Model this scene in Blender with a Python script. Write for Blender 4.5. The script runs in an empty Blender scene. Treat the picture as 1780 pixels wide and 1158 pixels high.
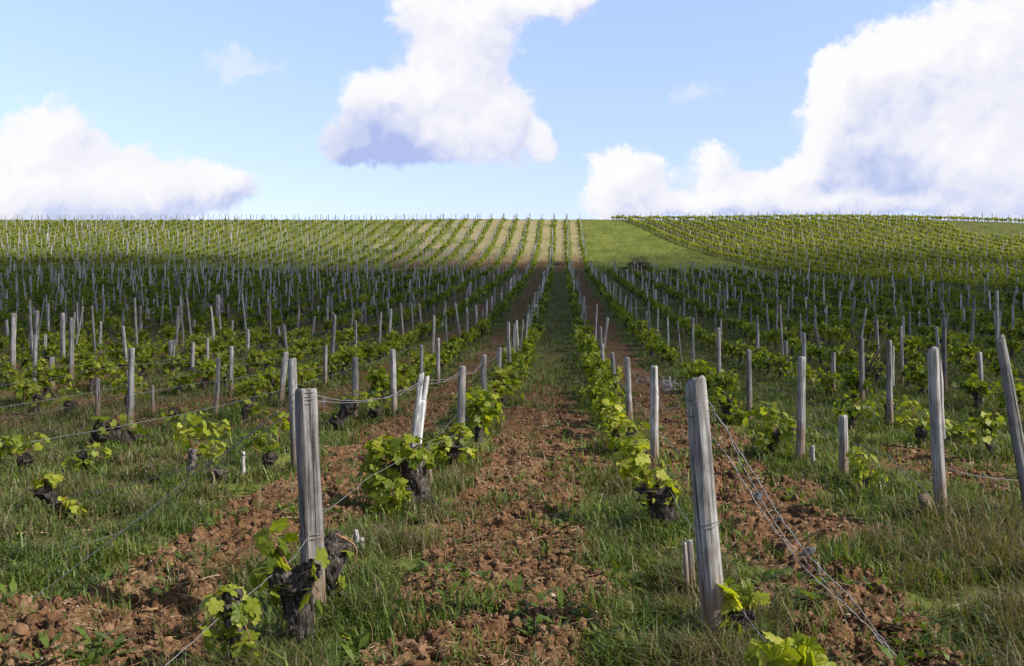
import bpy, math, random
import numpy as np
from mathutils import Vector, Matrix
random.seed(7)
rng = np.random.default_rng(11)
SC = bpy.context.scene
COL = SC.collection
R = math.radians

# ------------------------------------------------------------------ noise
def _hash(ix, iy, s):
    n = (ix.astype(np.int64) * 374761393 + iy.astype(np.int64) * 668265263 + s * 1442695041) & 0xffffffff
    n = ((n ^ (n >> 13)) * 1274126177) & 0xffffffff
    n = ((n ^ (n >> 16)) * 2246822519) & 0xffffffff
    return (n ^ (n >> 15)) / 4294967296.0

def perlin(x, y, s=0):
    x = np.asarray(x, float); y = np.asarray(y, float)
    ix = np.floor(x); iy = np.floor(y); fx = x - ix; fy = y - iy
    u = fx * fx * fx * (fx * (fx * 6 - 15) + 10); v = fy * fy * fy * (fy * (fy * 6 - 15) + 10)
    def g(a, b):
        t = _hash(ix + a, iy + b, s) * 2 * np.pi
        return np.cos(t) * (fx - a) + np.sin(t) * (fy - b)
    return 1.4 * ((g(0, 0) * (1 - u) + g(1, 0) * u) * (1 - v) + (g(0, 1) * (1 - u) + g(1, 1) * u) * v)

def fbm(x, y, s=0, o=4, r=.5):
    a = 1.0; t = 0; f = 1.0
    for i in range(o):
        t = t + a * perlin(x * f, y * f, s + i * 17); a *= r; f *= 2.03
    return t

def lumps(x, y, s):
    # rounded clods: height of the highest dome over each point
    ix = np.floor(x); iy = np.floor(y); h = np.zeros_like(x)
    for a in (-1, 0, 1):
        for b in (-1, 0, 1):
            cx = ix + a + .1 + .8 * _hash(ix + a, iy + b, s); cy = iy + b + .1 + .8 * _hash(ix + a, iy + b, s + 5)
            rr = .25 + .55 * _hash(ix + a, iy + b, s + 9)
            q = 1 - ((x - cx) ** 2 + (y - cy) ** 2) / rr ** 2
            h = np.maximum(h, rr * np.sqrt(np.clip(q, 0, 1)))
    return h

def sst(a, b, x):
    t = np.clip((x - a) / (b - a), 0, 1); return t * t * (3 - 2 * t)

# ------------------------------------------------------------------ terrain
KY = np.array([-80, -20, 0, 8.2, 14.2, 26.5, 46.6, 62, 80, 104, 120, 140, 158, 168, 176, 190, 210, 260, 420], float)
KZ = np.array([-1.3, -.3, 0, .12, .25, .72, 2.1, 3.65, 5.35, 7.9, 10.4, 14.5, 18.9, 20.75, 21.4, 21.6, 21.1, 17, -8], float)
def _pchip_slopes(x, y):
    h = np.diff(x); d = np.diff(y) / h; m = np.zeros_like(y)
    for i in range(1, len(x) - 1):
        if d[i - 1] * d[i] > 0:
            w1 = 2 * h[i] + h[i - 1]; w2 = h[i] + 2 * h[i - 1]
            m[i] = (w1 + w2) / (w1 / d[i - 1] + w2 / d[i])
    m[0] = d[0]; m[-1] = d[-1]
    return m
KM = _pchip_slopes(KY, KZ)
def Hbase(x, y):
    x = np.asarray(x, float); y = np.asarray(y, float)
    yc = np.clip(y, KY[0], KY[-1]); i = np.clip(np.searchsorted(KY, yc) - 1, 0, len(KY) - 2)
    h = KY[i + 1] - KY[i]; t = (yc - KY[i]) / h
    z = (2*t**3 - 3*t**2 + 1) * KZ[i] + (t**3 - 2*t**2 + t) * h * KM[i] + (-2*t**3 + 3*t**2) * KZ[i+1] + (t**3 - t**2) * h * KM[i+1]
    far = sst(60, 150, y)
    return z + far * (.35 * perlin(x / 45, y / 60, 3) + .5 * sst(10, -90, x) - 1.7 * sst(40, 100, x)) + .03 * perlin(x / 3.1, y / 3.7, 4) * sst(2, 6, y)

ROW0, GAP = -1.15, 2.1
def lane(x):
    f = (x - ROW0) / GAP
    k = np.floor(f); return k, np.abs(f - k - .5) * GAP, f - k
F3A = np.array([10.6, 165.]); F3DIR = np.array([-16., 75.]); F3DIR = F3DIR / np.linalg.norm(F3DIR)
F3N = np.array([F3DIR[1], -F3DIR[0]])           # points right of the third field's edge
def f3(x, y):                                    # signed metres right of the far right plot's left edge
    return (x - F3A[0]) * F3N[0] + (y - F3A[1]) * F3N[1]
def track_y(x): return 105 + 0 * x
def field1(x, y): return (y < 103.5) & (f3(x, y) < -6.5) & (y > 0)

def soil_mask(x, y):
    k, c, fr = lane(x)
    n = fbm(x / .9, y / 1.3, 21, 3) ; n2 = fbm(x / 4.0, y / 6.0, 31, 2)
    ctr = np.where(k == 0, .40, np.where(k == 1, .36, np.where(k == -1, .45, .5)))
    w = np.where(k == 0, .62, np.where(k == 1, .62, np.where(k == -1, .55, .55)))
    off = np.abs(fr - ctr) * GAP
    s = sst(w + .28, w - .28, off + .42 * n)
    # how bare each lane is along its length
    near = sst(26, 14, y)
    bare = np.where(k == 0, .34 + .52 * near, np.where(k == 1, .95, np.where(k == -1, .62 + .3 * near, .55)))
    bare = np.where(k <= -2, np.where(y < 14, .14, .75 + .5 * n2), bare)
    bare = np.where(k >= 2, np.where(y < 9, .05, np.where(y < 12.5, .65, .3 + .35 * n2)), bare)
    s = s * np.clip(bare + .25 * n, 0, 1)
    s = np.maximum(s, sst(-1.9, -2.4, x + .5 * n) * sst(-4.6, -3.7, x + .5 * n) * sst(6.0, 5.2, y + .5 * n) * (y < 8))
    s = s * np.where((k == 1) & (y < 7.2), sst(2.05, 1.7, x + .25 * n + .05 * (y - 5)), 1)
    far2 = (y > 106.5) & (y < 185) & (x < 3.3)
    s2 = sst(.8, .45, np.abs(fr - .1 - np.where(fr > .6, 1, 0)) * 0 + c + .25 * n) * np.clip(.75 + .4 * n2, 0, 1)
    s2 = s2 * (.25 + .75 * sst(-36, -4, x + 8 * n2))
    s = np.where(field1(x, y), s, np.where(far2, s2, 0))
    s = np.where(y < 2.5, s * .6, s)
    return np.clip(s, 0, 1)

def clod(x, y, s, res):
    d = np.sqrt(x * x + y * y)
    h = np.zeros_like(x)
    wx = x + .03 * perlin(x * 9, y * 9, 51); wy = y + .03 * perlin(x * 9, y * 9, 52)
    a1 = sst(26, 10, d); a2 = sst(14, 6, d)
    h += a1 * (.115 * lumps(wx / .2, wy / .2, 61) + .04 * perlin(x / .45, y / .45, 62))
    h += a2 * (.075 * lumps(wx / .085, wy / .085, 63) + .03 * lumps(x / .033, y / .033, 64))
    h = h * s
    k, c, fr = lane(x)
    h += sst(45, 25, d) * .05 * sst(.5, 1.05, c) * (1 - s)
    h += a1 * (1 - s) * (.025 * fbm(x / .35, y / .35, 65, 3))
    return h
def Hfull(x, y, s=None):
    if s is None: s = soil_mask(x, y)
    return Hbase(x, y) + clod(x, y, s, None)

# ------------------------------------------------------------------ camera
EYE = 1.63; F = 1730.0; CX, CY = 890.0, 579.0; PSI = math.atan(85 / F)
FW = np.array([-math.sin(PSI), math.cos(PSI), 0]); RT = np.array([math.cos(PSI), math.sin(PSI), 0]); UP = np.array([0, 0, 1.])
cam_d = bpy.data.cameras.new('camera'); cam = bpy.data.objects.new('camera', cam_d); COL.objects.link(cam)
cam_d.sensor_width = 36; cam_d.lens = 36 * F / 1780; cam_d.clip_end = 3000; cam_d.clip_start = .05
cam.location = (0, 0, EYE); cam.rotation_euler = (R(90), 0, PSI)
SC.camera = cam
def at(px, py, t):                                # a point at depth t metres
    return np.array([0, 0, EYE]) + t * (FW + (px - CX) / F * RT + (CY - py) / F * UP)
def depth(p): return (np.asarray(p)[..., :2] * FW[:2]).sum(-1)
def ground_depth(px, py):
    lo, hi = 1.0, 1.0
    while hi < 300:
        p = at(px, py, hi)
        if p[2] < Hbase(p[0], p[1]): break
        lo = hi; hi *= 1.04
    for _ in range(40):
        m = (lo + hi) / 2; p = at(px, py, m)
        if p[2] < Hbase(p[0], p[1]): hi = m
        else: lo = m
    return lo
def row_depth(px, X):
    return X / (FW[0] + (px - CX) / F * RT[0])
def in_view(x, y, mar=240):
    t = x * FW[0] + y * FW[1]; px = CX + F * (x * RT[0] + y * RT[1]) / np.maximum(t, .01)
    return (t > .5) & (px > -mar) & (px < 1780 + mar)

# ------------------------------------------------------------------ mesh helpers
class MB:
    """collects vertex and face arrays, with one float 'tint' per vertex and a material index per face"""
    def __init__(s): s.V = []; s.T = []; s.F = []; s.n = 0
    def add(s, V, Fs, tint=.5, mat=0):
        V = np.asarray(V, np.float32).reshape(-1, 3)
        T = np.broadcast_to(np.asarray(tint, np.float32), (len(V),))
        s.V.append(V); s.T.append(T)
        for f in (Fs if isinstance(Fs, list) else [Fs]):
            f = np.asarray(f, np.int64)
            if len(f): s.F.append((f + s.n, mat))
        s.n += len(V)
    def mesh(s, name, mats, smooth=True):
        V = np.concatenate(s.V); T = np.concatenate(s.T)
        me = bpy.data.meshes.new(name)
        tot = sum(f.shape[0] for f, _ in s.F); loops = sum(f.size for f, _ in s.F)
        me.vertices.add(len(V)); me.vertices.foreach_set('co', V.ravel())
        me.loops.add(loops); me.polygons.add(tot)
        me.loops.foreach_set('vertex_index', np.concatenate([f.ravel() for f, _ in s.F]).astype(np.int32))
        tl = np.concatenate([np.full(f.shape[0], f.shape[1]) for f, _ in s.F]); ls = np.concatenate([[0], np.cumsum(tl)[:-1]])
        me.polygons.foreach_set('loop_start', ls.astype(np.int32))
        me.polygons.foreach_set('material_index', np.concatenate([np.full(f.shape[0], m) for f, m in s.F]).astype(np.int32))
        me.polygons.foreach_set('use_smooth', np.full(tot, smooth))
        a = me.attributes.new('tint', 'FLOAT', 'POINT'); a.data.foreach_set('value', np.ascontiguousarray(T, np.float32))
        for m in mats: me.materials.append(m)
        me.update(calc_edges=True); me.validate()
        return me
def link(name, me, parent=None, loc=None):
    o = bpy.data.objects.new(name, me); COL.objects.link(o)
    if parent is not None: o.parent = parent
    if loc is not None: o.location = loc
    return o
def tag(o, label=None, cat=None, group=None, kind=None):
    if label: o['label'] = label
    if cat: o['category'] = cat
    if group: o['group'] = group
    if kind: o['kind'] = kind
    return o

def frame(d):
    d = d / np.linalg.norm(d); a = np.array([0, 0, 1.]) if abs(d[2]) < .9 else np.array([1., 0, 0])
    u = np.cross(a, d); u /= np.linalg.norm(u); return u, np.cross(d, u)
def spline(P, n):
    P = np.asarray(P, float)
    if len(P) == 2: t = np.linspace(0, 1, n)[:, None]; return P[0] * (1 - t) + P[1] * t
    Q = np.vstack([2 * P[0] - P[1], P, 2 * P[-1] - P[-2]]); out = []
    for t in np.linspace(0, len(P) - 1 - 1e-6, n):
        i = int(t); f = t - i; a, b, c, d = Q[i:i + 4]
        out.append(.5 * (2 * b + (c - a) * f + (2 * a - 5 * b + 4 * c - d) * f * f + (3 * b - a - 3 * c + d) * f ** 3))
    return np.array(out)
def tube(mb, P, rad, seg=6, amp=0, seed=0, cap=True, tint=.5, mat=0, ridge=0, twist=0):
    P = np.asarray(P, float); n = len(P); rad = np.broadcast_to(np.asarray(rad, float), (n,))
    T = np.gradient(P, axis=0); u, v = frame(T[0]); th = np.linspace(0, 2 * np.pi, seg, endpoint=False)
    V = []
    for i in range(n):
        t = T[i] / (np.linalg.norm(T[i]) + 1e-9); u = u - t * (u @ t); u /= np.linalg.norm(u); v = np.cross(t, u)
        a = th + twist * i / n
        r = np.full(seg, rad[i])
        if amp: r = r * (1 + amp * fbm(np.cos(th) * 1.3 + i * .21 + seed * 7.7, np.sin(th) * 1.3 + seed * 3.1, seed, 3))
        if ridge: r = r * (1 + ridge * perlin(th * seg / 6.28 * .55 + .02 * i + 31 * seed, np.full(seg, i * .13), seed + 3))
        V.append(P[i] + np.outer(np.cos(a) * r, u) + np.outer(np.sin(a) * r, v))
    V = np.concatenate(V)
    i = np.arange(n - 1)[:, None] * seg; j = np.arange(seg)[None]; j2 = (j + 1) % seg
    Q = np.stack([i + j, i + j2, i + seg + j2, i + seg + j], -1).reshape(-1, 4)
    Fs = [Q]
    if cap:
        V = np.vstack([V, P[0], P[-1]]); b = n * seg
        jj = np.arange(seg); Fs.append(np.stack([jj, np.full(seg, b), (jj + 1) % seg], -1)[:, [0, 1, 2]])
        Fs.append(np.stack([(n - 1) * seg + jj, (n - 1) * seg + (jj + 1) % seg, np.full(seg, b + 1)], -1))
    mb.add(V, Fs, tint, mat)
# unit lump (icosphere made by hand)
def ico(sub):
    import bmesh
    bm = bmesh.new(); bmesh.ops.create_icosphere(bm, subdivisions=sub, radius=1)
    V = np.array([v.co[:] for v in bm.verts]); Fa = np.array([[v.index for v in f.verts] for f in bm.faces]); bm.free(); return V, Fa
ICO1, ICO2, ICO3 = ico(1), ico(2), ico(3)
def blob(mb, c, r, amp, seed, I=ICO3, tint=.5, mat=0, sc=(1, 1, 1)):
    V, Fa = I; k = 1 + amp * fbm(V[:, 0] * 2.2 + seed * 5.1 + V[:, 2] * 1.3, V[:, 1] * 2.2 + V[:, 2] * 1.7 - seed, seed, 3)
    mb.add(np.asarray(c) + V * k[:, None] * r * np.asarray(sc), Fa, tint, mat)

# leaf templates: stalk at the origin, tip toward +y
def leaf_template(level):
    half = [(.05, -.02), (.20, -.20), (.42, -.16), (.55, .06), (.44, .20), (.66, .36), (.60, .60), (.36, .54), (.30, .80), (.0, 1.06)]
    if level == 1: half = [(.0, 0.), (.38, -.17), (.52, .12), (.62, .48), (.30, .66), (.0, 1.02)]
    out = half + [(-x, y) for x, y in half[::-1][1:]]
    if level == 1: out = out[:-1]
    if level == 0:
        o2 = []
        for i, p in enumerate(out):
            q = out[(i + 1) % len(out)]; o2.append(p)
            if i != len(out) - 1:
                m = ((p[0] + q[0]) / 2, (p[1] + q[1]) / 2); L = math.hypot(m[0], m[1] - .4)
                o2.append((m[0] * (1 + .05 / L), .4 + (m[1] - .4) * (1 - .05 / L)))
        out = o2
    P = np.array([(0, .36)] + out, float); n = len(out)
    z = -.22 * (P[:, 0] ** 2 + (P[:, 1] - .4) ** 2) + .16 * np.abs(P[:, 0])
    z[1:] += .03 * np.cos(np.arange(n) * 2.4)
    V = np.column_stack([P, z]); jj = np.arange(n)
    return V, np.stack([np.zeros(n, int), 1 + jj, 1 + (jj + 1) % n], -1)
LEAF = [leaf_template(0), leaf_template(1)]
# far leaf spray: a bent pair of quads
LFAR = (np.array([(-.5, -.3, 0), (.5, -.35, .05), (.62, .3, -.15), (.1, .75, .05), (-.55, .4, -.12)], float), np.array([[0, 1, 2], [0, 2, 3], [0, 3, 4]]))
def leaves(mb, C, N, S, tmpl, tint, mat=0, rg=rng):
    V, Fa = tmpl; n = len(C); C = np.asarray(C); N = N / (np.linalg.norm(N, axis=1, keepdims=True) + 1e-9)
    A = rg.normal(size=(n, 3)); A[:, 2] -= .6; A -= N * (A * N).sum(1, keepdims=True); A /= np.linalg.norm(A, axis=1, keepdims=True) + 1e-9
    B = np.cross(A, N)
    fold = rg.uniform(.2, 1.3, (n, 1, 1)); asp = rg.uniform(.82, 1.12, (n, 1, 1))
    W = C[:, None] + S[:, None, None] * (V[None, :, 0:1] * asp * B[:, None] + V[None, :, 1:2] * A[:, None] + V[None, :, 2:3] * fold * N[:, None])
    m = len(V); Fs = (Fa[None] + (np.arange(n) * m)[:, None, None]).reshape(-1, 3)
    mb.add(W.reshape(-1, 3), Fs, np.repeat(tint, m), mat)

# ------------------------------------------------------------------ materials
def nt(mat):
    mat.use_nodes = True; t = mat.node_tree; t.nodes.clear(); return t
def N(t, typ, **kw):
    n = t.nodes.new(typ)
    for k, v in kw.items():
        if k in ('op',): n.operation = v
        elif isinstance(k, str) and hasattr(n, k) and k not in ('inputs',): setattr(n, k, v)
    return n
def setin(n, **kw):
    for k, v in kw.items(): n.inputs[k.replace('_', ' ')].default_value = v
    return n
def ramp(t, fac, stops):
    r = t.nodes.new('ShaderNodeValToRGB'); e = r.color_ramp.elements
    while len(e) < len(stops): e.new(.5)
    for s, (p, c) in zip(e, stops): s.position = p; s.color = (*c, 1) if len(c) == 3 else c
    t.links.new(fac, r.inputs[0]); return r.outputs[0]
def noise(t, vec, scale, detail=4, rough=.55, dist=0):
    n = t.nodes.new('ShaderNodeTexNoise'); n.inputs['Scale'].default_value = scale; n.inputs['Detail'].default_value = detail
    n.inputs['Roughness'].default_value = rough; n.inputs['Distortion'].default_value = dist
    if vec is not None: t.links.new(vec, n.inputs['Vector'])
    return n.outputs['Fac']
def mapping(t, vec, scale):
    m = t.nodes.new('ShaderNodeMapping'); m.inputs['Scale'].default_value = scale; t.links.new(vec, m.inputs['Vector']); return m.outputs[0]
def mixc(t, f, a, b, mode='MIX'):
    m = t.nodes.new('ShaderNodeMix'); m.data_type = 'RGBA'; m.blend_type = mode
    for s, v in ((m.inputs[0], f), (m.inputs[6], a), (m.inputs[7], b)):
        if hasattr(v, 'is_linked'): t.links.new(v, s)
        elif isinstance(v, (int, float)): s.default_value = v
        else: s.default_value = (*v, 1)
    return m.outputs[2]
def math_(t, op, a, b=0.0, c=None, clamp=False):
    m = t.nodes.new('ShaderNodeMath'); m.operation = op; m.use_clamp = clamp
    for s, v in zip(m.inputs, (a, b, c)):
        if v is None: continue
        if hasattr(v, 'is_linked'): t.links.new(v, s)
        else: s.default_value = v
    return m.outputs[0]
def bump(t, h, strength, dist):
    b = t.nodes.new('ShaderNodeBump'); b.inputs['Strength'].default_value = strength; b.inputs['Distance'].default_value = dist
    t.links.new(h, b.inputs['Height']); return b.outputs[0]
def bsdf(t, col, rough=.9, normal=None, spec=.25):
    b = t.nodes.new('ShaderNodeBsdfPrincipled'); b.inputs['Roughness'].default_value = rough
    b.inputs['Specular IOR Level'].default_value = spec
    if hasattr(col, 'is_linked'): t.links.new(col, b.inputs['Base Color'])
    else: b.inputs['Base Color'].default_value = (*col, 1)
    if normal is not None: t.links.new(normal, b.inputs['Normal'])
    return b
def out(t, sh):
    o = t.nodes.new('ShaderNodeOutputMaterial'); t.links.new(sh, o.inputs['Surface'])
def attr(t, name):
    a = t.nodes.new('ShaderNodeAttribute'); a.attribute_name = name; return a.outputs['Fac']

def mat_leaf(name, stops, trans=.45):
    m = bpy.data.materials.new(name); t = nt(m)
    oi = t.nodes.new('ShaderNodeObjectInfo').outputs['Random']
    geo = t.nodes.new('ShaderNodeNewGeometry')
    f = math_(t, 'ADD', attr(t, 'tint'), math_(t, 'MULTIPLY', math_(t, 'SUBTRACT', oi, .5), .18), clamp=True)
    c = ramp(t, f, stops)
    n1 = noise(t, geo.outputs['Position'], 45, 3)
    c = mixc(t, .35, c, ramp(t, n1, [(.3, (.35, .35, .35)), (.7, (1, 1, 1))]), 'MULTIPLY')
    b = bsdf(t, c, .5, bump(t, n1, .25, .01), .3)
    tr = t.nodes.new('ShaderNodeBsdfTranslucent')
    t.links.new(mixc(t, 1.0, c, (1.5, 1.5, .4), 'MULTIPLY'), tr.inputs[0])
    ms = t.nodes.new('ShaderNodeMixShader'); ms.inputs[0].default_value = trans
    t.links.new(b.outputs[0], ms.inputs[1]); t.links.new(tr.outputs[0], ms.inputs[2]); out(t, ms.outputs[0]); return m
M_LEAF = mat_leaf('vine_leaf', [(0, (.040, .070, .006)), (.4, (.105, .150, .012)), (.75, (.26, .30, .022)), (1, (.42, .42, .07))], .5)
M_GRASS = mat_leaf('grass_blade', [(0, (.085, .055, .035)), (.2, (.22, .17, .09)), (.3, (.12, .12, .035)), (.5, (.055, .09, .014)), (.8, (.115, .17, .024)), (1, (.22, .26, .05))], .35)

def mat_wood(name, lo, mid, hi, base_brown=1.0):
    m = bpy.data.materials.new(name); t = nt(m)
    co = t.nodes.new('ShaderNodeTexCoord').outputs['Object']
    oi = t.nodes.new('ShaderNodeObjectInfo').outputs['Random']
    off = t.nodes.new('ShaderNodeVectorMath'); off.operation = 'ADD'; t.links.new(co, off.inputs[0])
    cmb = t.nodes.new('ShaderNodeCombineXYZ'); s = math_(t, 'MULTIPLY', oi, 37.0)
    for i in range(3): t.links.new(s, cmb.inputs[i])
    t.links.new(cmb.outputs[0], off.inputs[1]); co2 = off.outputs[0]
    g = noise(t, mapping(t, co2, (70, 70, 2.2)), 1.0, 6, .62, .3)
    g2 = noise(t, mapping(t, co2, (26, 26, .7)), 1.0, 3, .5)
    pat = noise(t, co2, 7, 4, .6)
    c = ramp(t, g, [(.28, lo), (.5, mid), (.75, hi)])
    c = mixc(t, .75, c, ramp(t, g2, [(.34, (.42, .42, .44)), (.5, (1, 1, 1)), (.72, (1.15, 1.14, 1.1))]), 'MULTIPLY')
    c = mixc(t, .6, c, ramp(t, pat, [(.3, (.5, .47, .43)), (.55, (1, 1, 1))]), 'MULTIPLY')
    ck = noise(t, mapping(t, co2, (48, 48, 1.1)), 1.0, 2, .5, .6)
    c = mixc(t, .85, c, ramp(t, ck, [(.33, (.16, .15, .14)), (.39, (1, 1, 1))]), 'MULTIPLY')
    c = mixc(t, .55, c, ramp(t, noise(t, mapping(t, co2, (9, 9, 4)), 1, 5, .7), [(.36, (.4, .39, .38)), (.52, (1, 1, 1)), (.7, (1.2, 1.2, 1.18))]), 'MULTIPLY')
    val = math_(t, 'MULTIPLY_ADD', attr(t, 'tint'), .9, .55)
    hs = t.nodes.new('ShaderNodeHueSaturation'); t.links.new(c, hs.inputs['Color']); t.links.new(math_(t, 'MULTIPLY', val, math_(t, 'MULTIPLY_ADD', oi, .75, .62)), hs.inputs['Value']); c = hs.outputs[0]
    sep = t.nodes.new('ShaderNodeSeparateXYZ'); t.links.new(co, sep.inputs[0])
    zb = math_(t, 'MULTIPLY_ADD', math_(t, 'ADD', sep.outputs[2], math_(t, 'MULTIPLY_ADD', pat, .5, -.35)), -3.5, 1.3, clamp=True)
    c = mixc(t, math_(t, 'MULTIPLY', zb, .75 * base_brown), c, mixc(t, g, (.09, .055, .03), (.25, .17, .10)))
    # yellow lichen flecks
    li = ramp(t, noise(t, co2, 38, 3, .7), [(.62, (0, 0, 0)), (.68, (1, 1, 1))])
    lz = ramp(t, noise(t, co2, 5, 2), [(.55, (0, 0, 0)), (.7, (1, 1, 1))])
    c = mixc(t, math_(t, 'MULTIPLY', math_(t, 'MULTIPLY', li, lz), .6), c, (.30, .24, .08))
    b = bsdf(t, c, .88, bump(t, math_(t, 'ADD', g, math_(t, 'MULTIPLY', ck, .8)), .9, .008), .15); out(t, b.outputs[0]); return m
M_WOOD = mat_wood('weathered_wood', (.06, .055, .05), (.24, .23, .215), (.47, .455, .43))
M_PALE = mat_wood('bleached_wood', (.15, .145, .14), (.43, .42, .40), (.66, .65, .62), .3)

def mat_bark():
    m = bpy.data.materials.new('vine_bark'); t = nt(m)
    co = t.nodes.new('ShaderNodeTexCoord').outputs['Object']
    g = noise(t, mapping(t, co, (60, 60, 9)), 1, 6, .65, .8); p = noise(t, co, 14, 4, .6)
    c = ramp(t, g, [(.3, (.012, .010, .009)), (.5, (.06, .05, .042)), (.68, (.20, .175, .155)), (.8, (.36, .33, .30))])
    c = mixc(t, .5, c, ramp(t, p, [(.35, (.35, .3, .27)), (.6, (1, 1, 1))]), 'MULTIPLY')
    hs = t.nodes.new('ShaderNodeHueSaturation'); t.links.new(c, hs.inputs['Color']); t.links.new(math_(t, 'MULTIPLY_ADD', attr(t, 'tint'), 1.2, .4), hs.inputs['Value'])
    out(t, bsdf(t, hs.outputs[0], .95, bump(t, g, 1.0, .02), .1).outputs[0]); return m
M_BARK = mat_bark()
def mat_simple(name, stops, scale, rough=.9, b=.4, metal=0, obj=False):
    m = bpy.data.materials.new(name); t = nt(m); co = t.nodes.new('ShaderNodeTexCoord').outputs['Object']
    n = noise(t, co, scale, 5, .6); f = math_(t, 'ADD', math_(t, 'MULTIPLY', n, .6), math_(t, 'MULTIPLY', attr(t, 'tint'), .4))
    s = bsdf(t, ramp(t, f, stops), rough, bump(t, n, b, .01)); s.inputs['Metallic'].default_value = metal; out(t, s.outputs[0]); return m
M_CANE = mat_simple('vine_cane', [(.3, (.10, .045, .022)), (.7, (.27, .15, .085))], 60)
M_WIRE = mat_simple('galvanised_wire', [(.3, (.10, .095, .09)), (.7, (.32, .32, .33))], 90, .55, .1, .3)
M_CLOD = mat_simple('soil_clod', [(.25, (.06, .026, .011)), (.5, (.135, .070, .033)), (.8, (.24, .145, .08))], 40, .95, 1.0)
M_STRAW = mat_simple('dry_straw', [(.25, (.10, .05, .024)), (.55, (.22, .135, .07)), (.85, (.48, .39, .25))], 30)
M_STONE = mat_simple('pale_stone', [(.3, (.26, .20, .14)), (.7, (.52, .45, .37))], 30, .9, .4)
M_PETAL = mat_simple('yellow_petal', [(.3, (.75, .58, .02)), (.7, (.9, .78, .04))], 200, .6)
M_TWIG = mat_simple('dead_twig', [(.3, (.035, .025, .02)), (.7, (.14, .11, .09))], 20)

def mat_ground():
    m = bpy.data.materials.new('vineyard_ground'); t = nt(m); geo = t.nodes.new('ShaderNodeNewGeometry'); pos = geo.outputs['Position']
    soil, dry, lush = attr(t, 'soil'), attr(t, 'dry'), attr(t, 'lush')
    n1 = noise(t, pos, 2.2, 6, .62); n2 = noise(t, pos, 14, 6, .68); n3 = noise(t, pos, 70, 4, .6); nb = noise(t, pos, .35, 4, .55)
    s = ramp(t, n2, [(.28, (.045, .019, .008)), (.46, (.120, .063, .030)), (.62, (.19, .106, .054)), (.78, (.31, .175, .09))])
    s = mixc(t, .6, s, ramp(t, n3, [(.3, (.35, .32, .3)), (.55, (1, 1, 1)), (.75, (1.25, 1.2, 1.1))]), 'MULTIPLY')
    g = ramp(t, n2, [(.28, (.022, .030, .008)), (.47, (.048, .060, .016)), (.6, (.085, .085, .032)), (.75, (.16, .13, .065))])
    g = mixc(t, ramp(t, nb, [(.4, (0, 0, 0)), (.65, (.5, .5, .5))]), g, (.11, .075, .045))
    gl = ramp(t, n2, [(.3, (.075, .105, .015)), (.5, (.145, .175, .028)), (.7, (.24, .24, .055))])
    gl = mixc(t, .7, gl, ramp(t, noise(t, mapping(t, pos, (.5, .22, .3)), 1, 5, .62), [(.32, (.36, .42, .34)), (.5, (.88, .9, .85)), (.66, (1.35, 1.25, 1.2))]), 'MULTIPLY')
    g = mixc(t, lush, g, gl)
    st = ramp(t, n2, [(.3, (.15, .12, .05)), (.5, (.30, .26, .13)), (.7, (.46, .42, .25))])
    sm = math_(t, 'ADD', soil, math_(t, 'MULTIPLY', math_(t, 'SUBTRACT', n2, .5), .9), clamp=True)
    sm = ramp(t, sm, [(.36, (0, 0, 0)), (.6, (1, 1, 1))])
    s = mixc(t, dry, s, st)
    c = mixc(t, sm, g, s)
    b = bsdf(t, c, .95, bump(t, mixc(t, .5, n2, n3), .8, .03), .08); out(t, b.outputs[0]); return m
M_GROUND = mat_ground()

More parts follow.
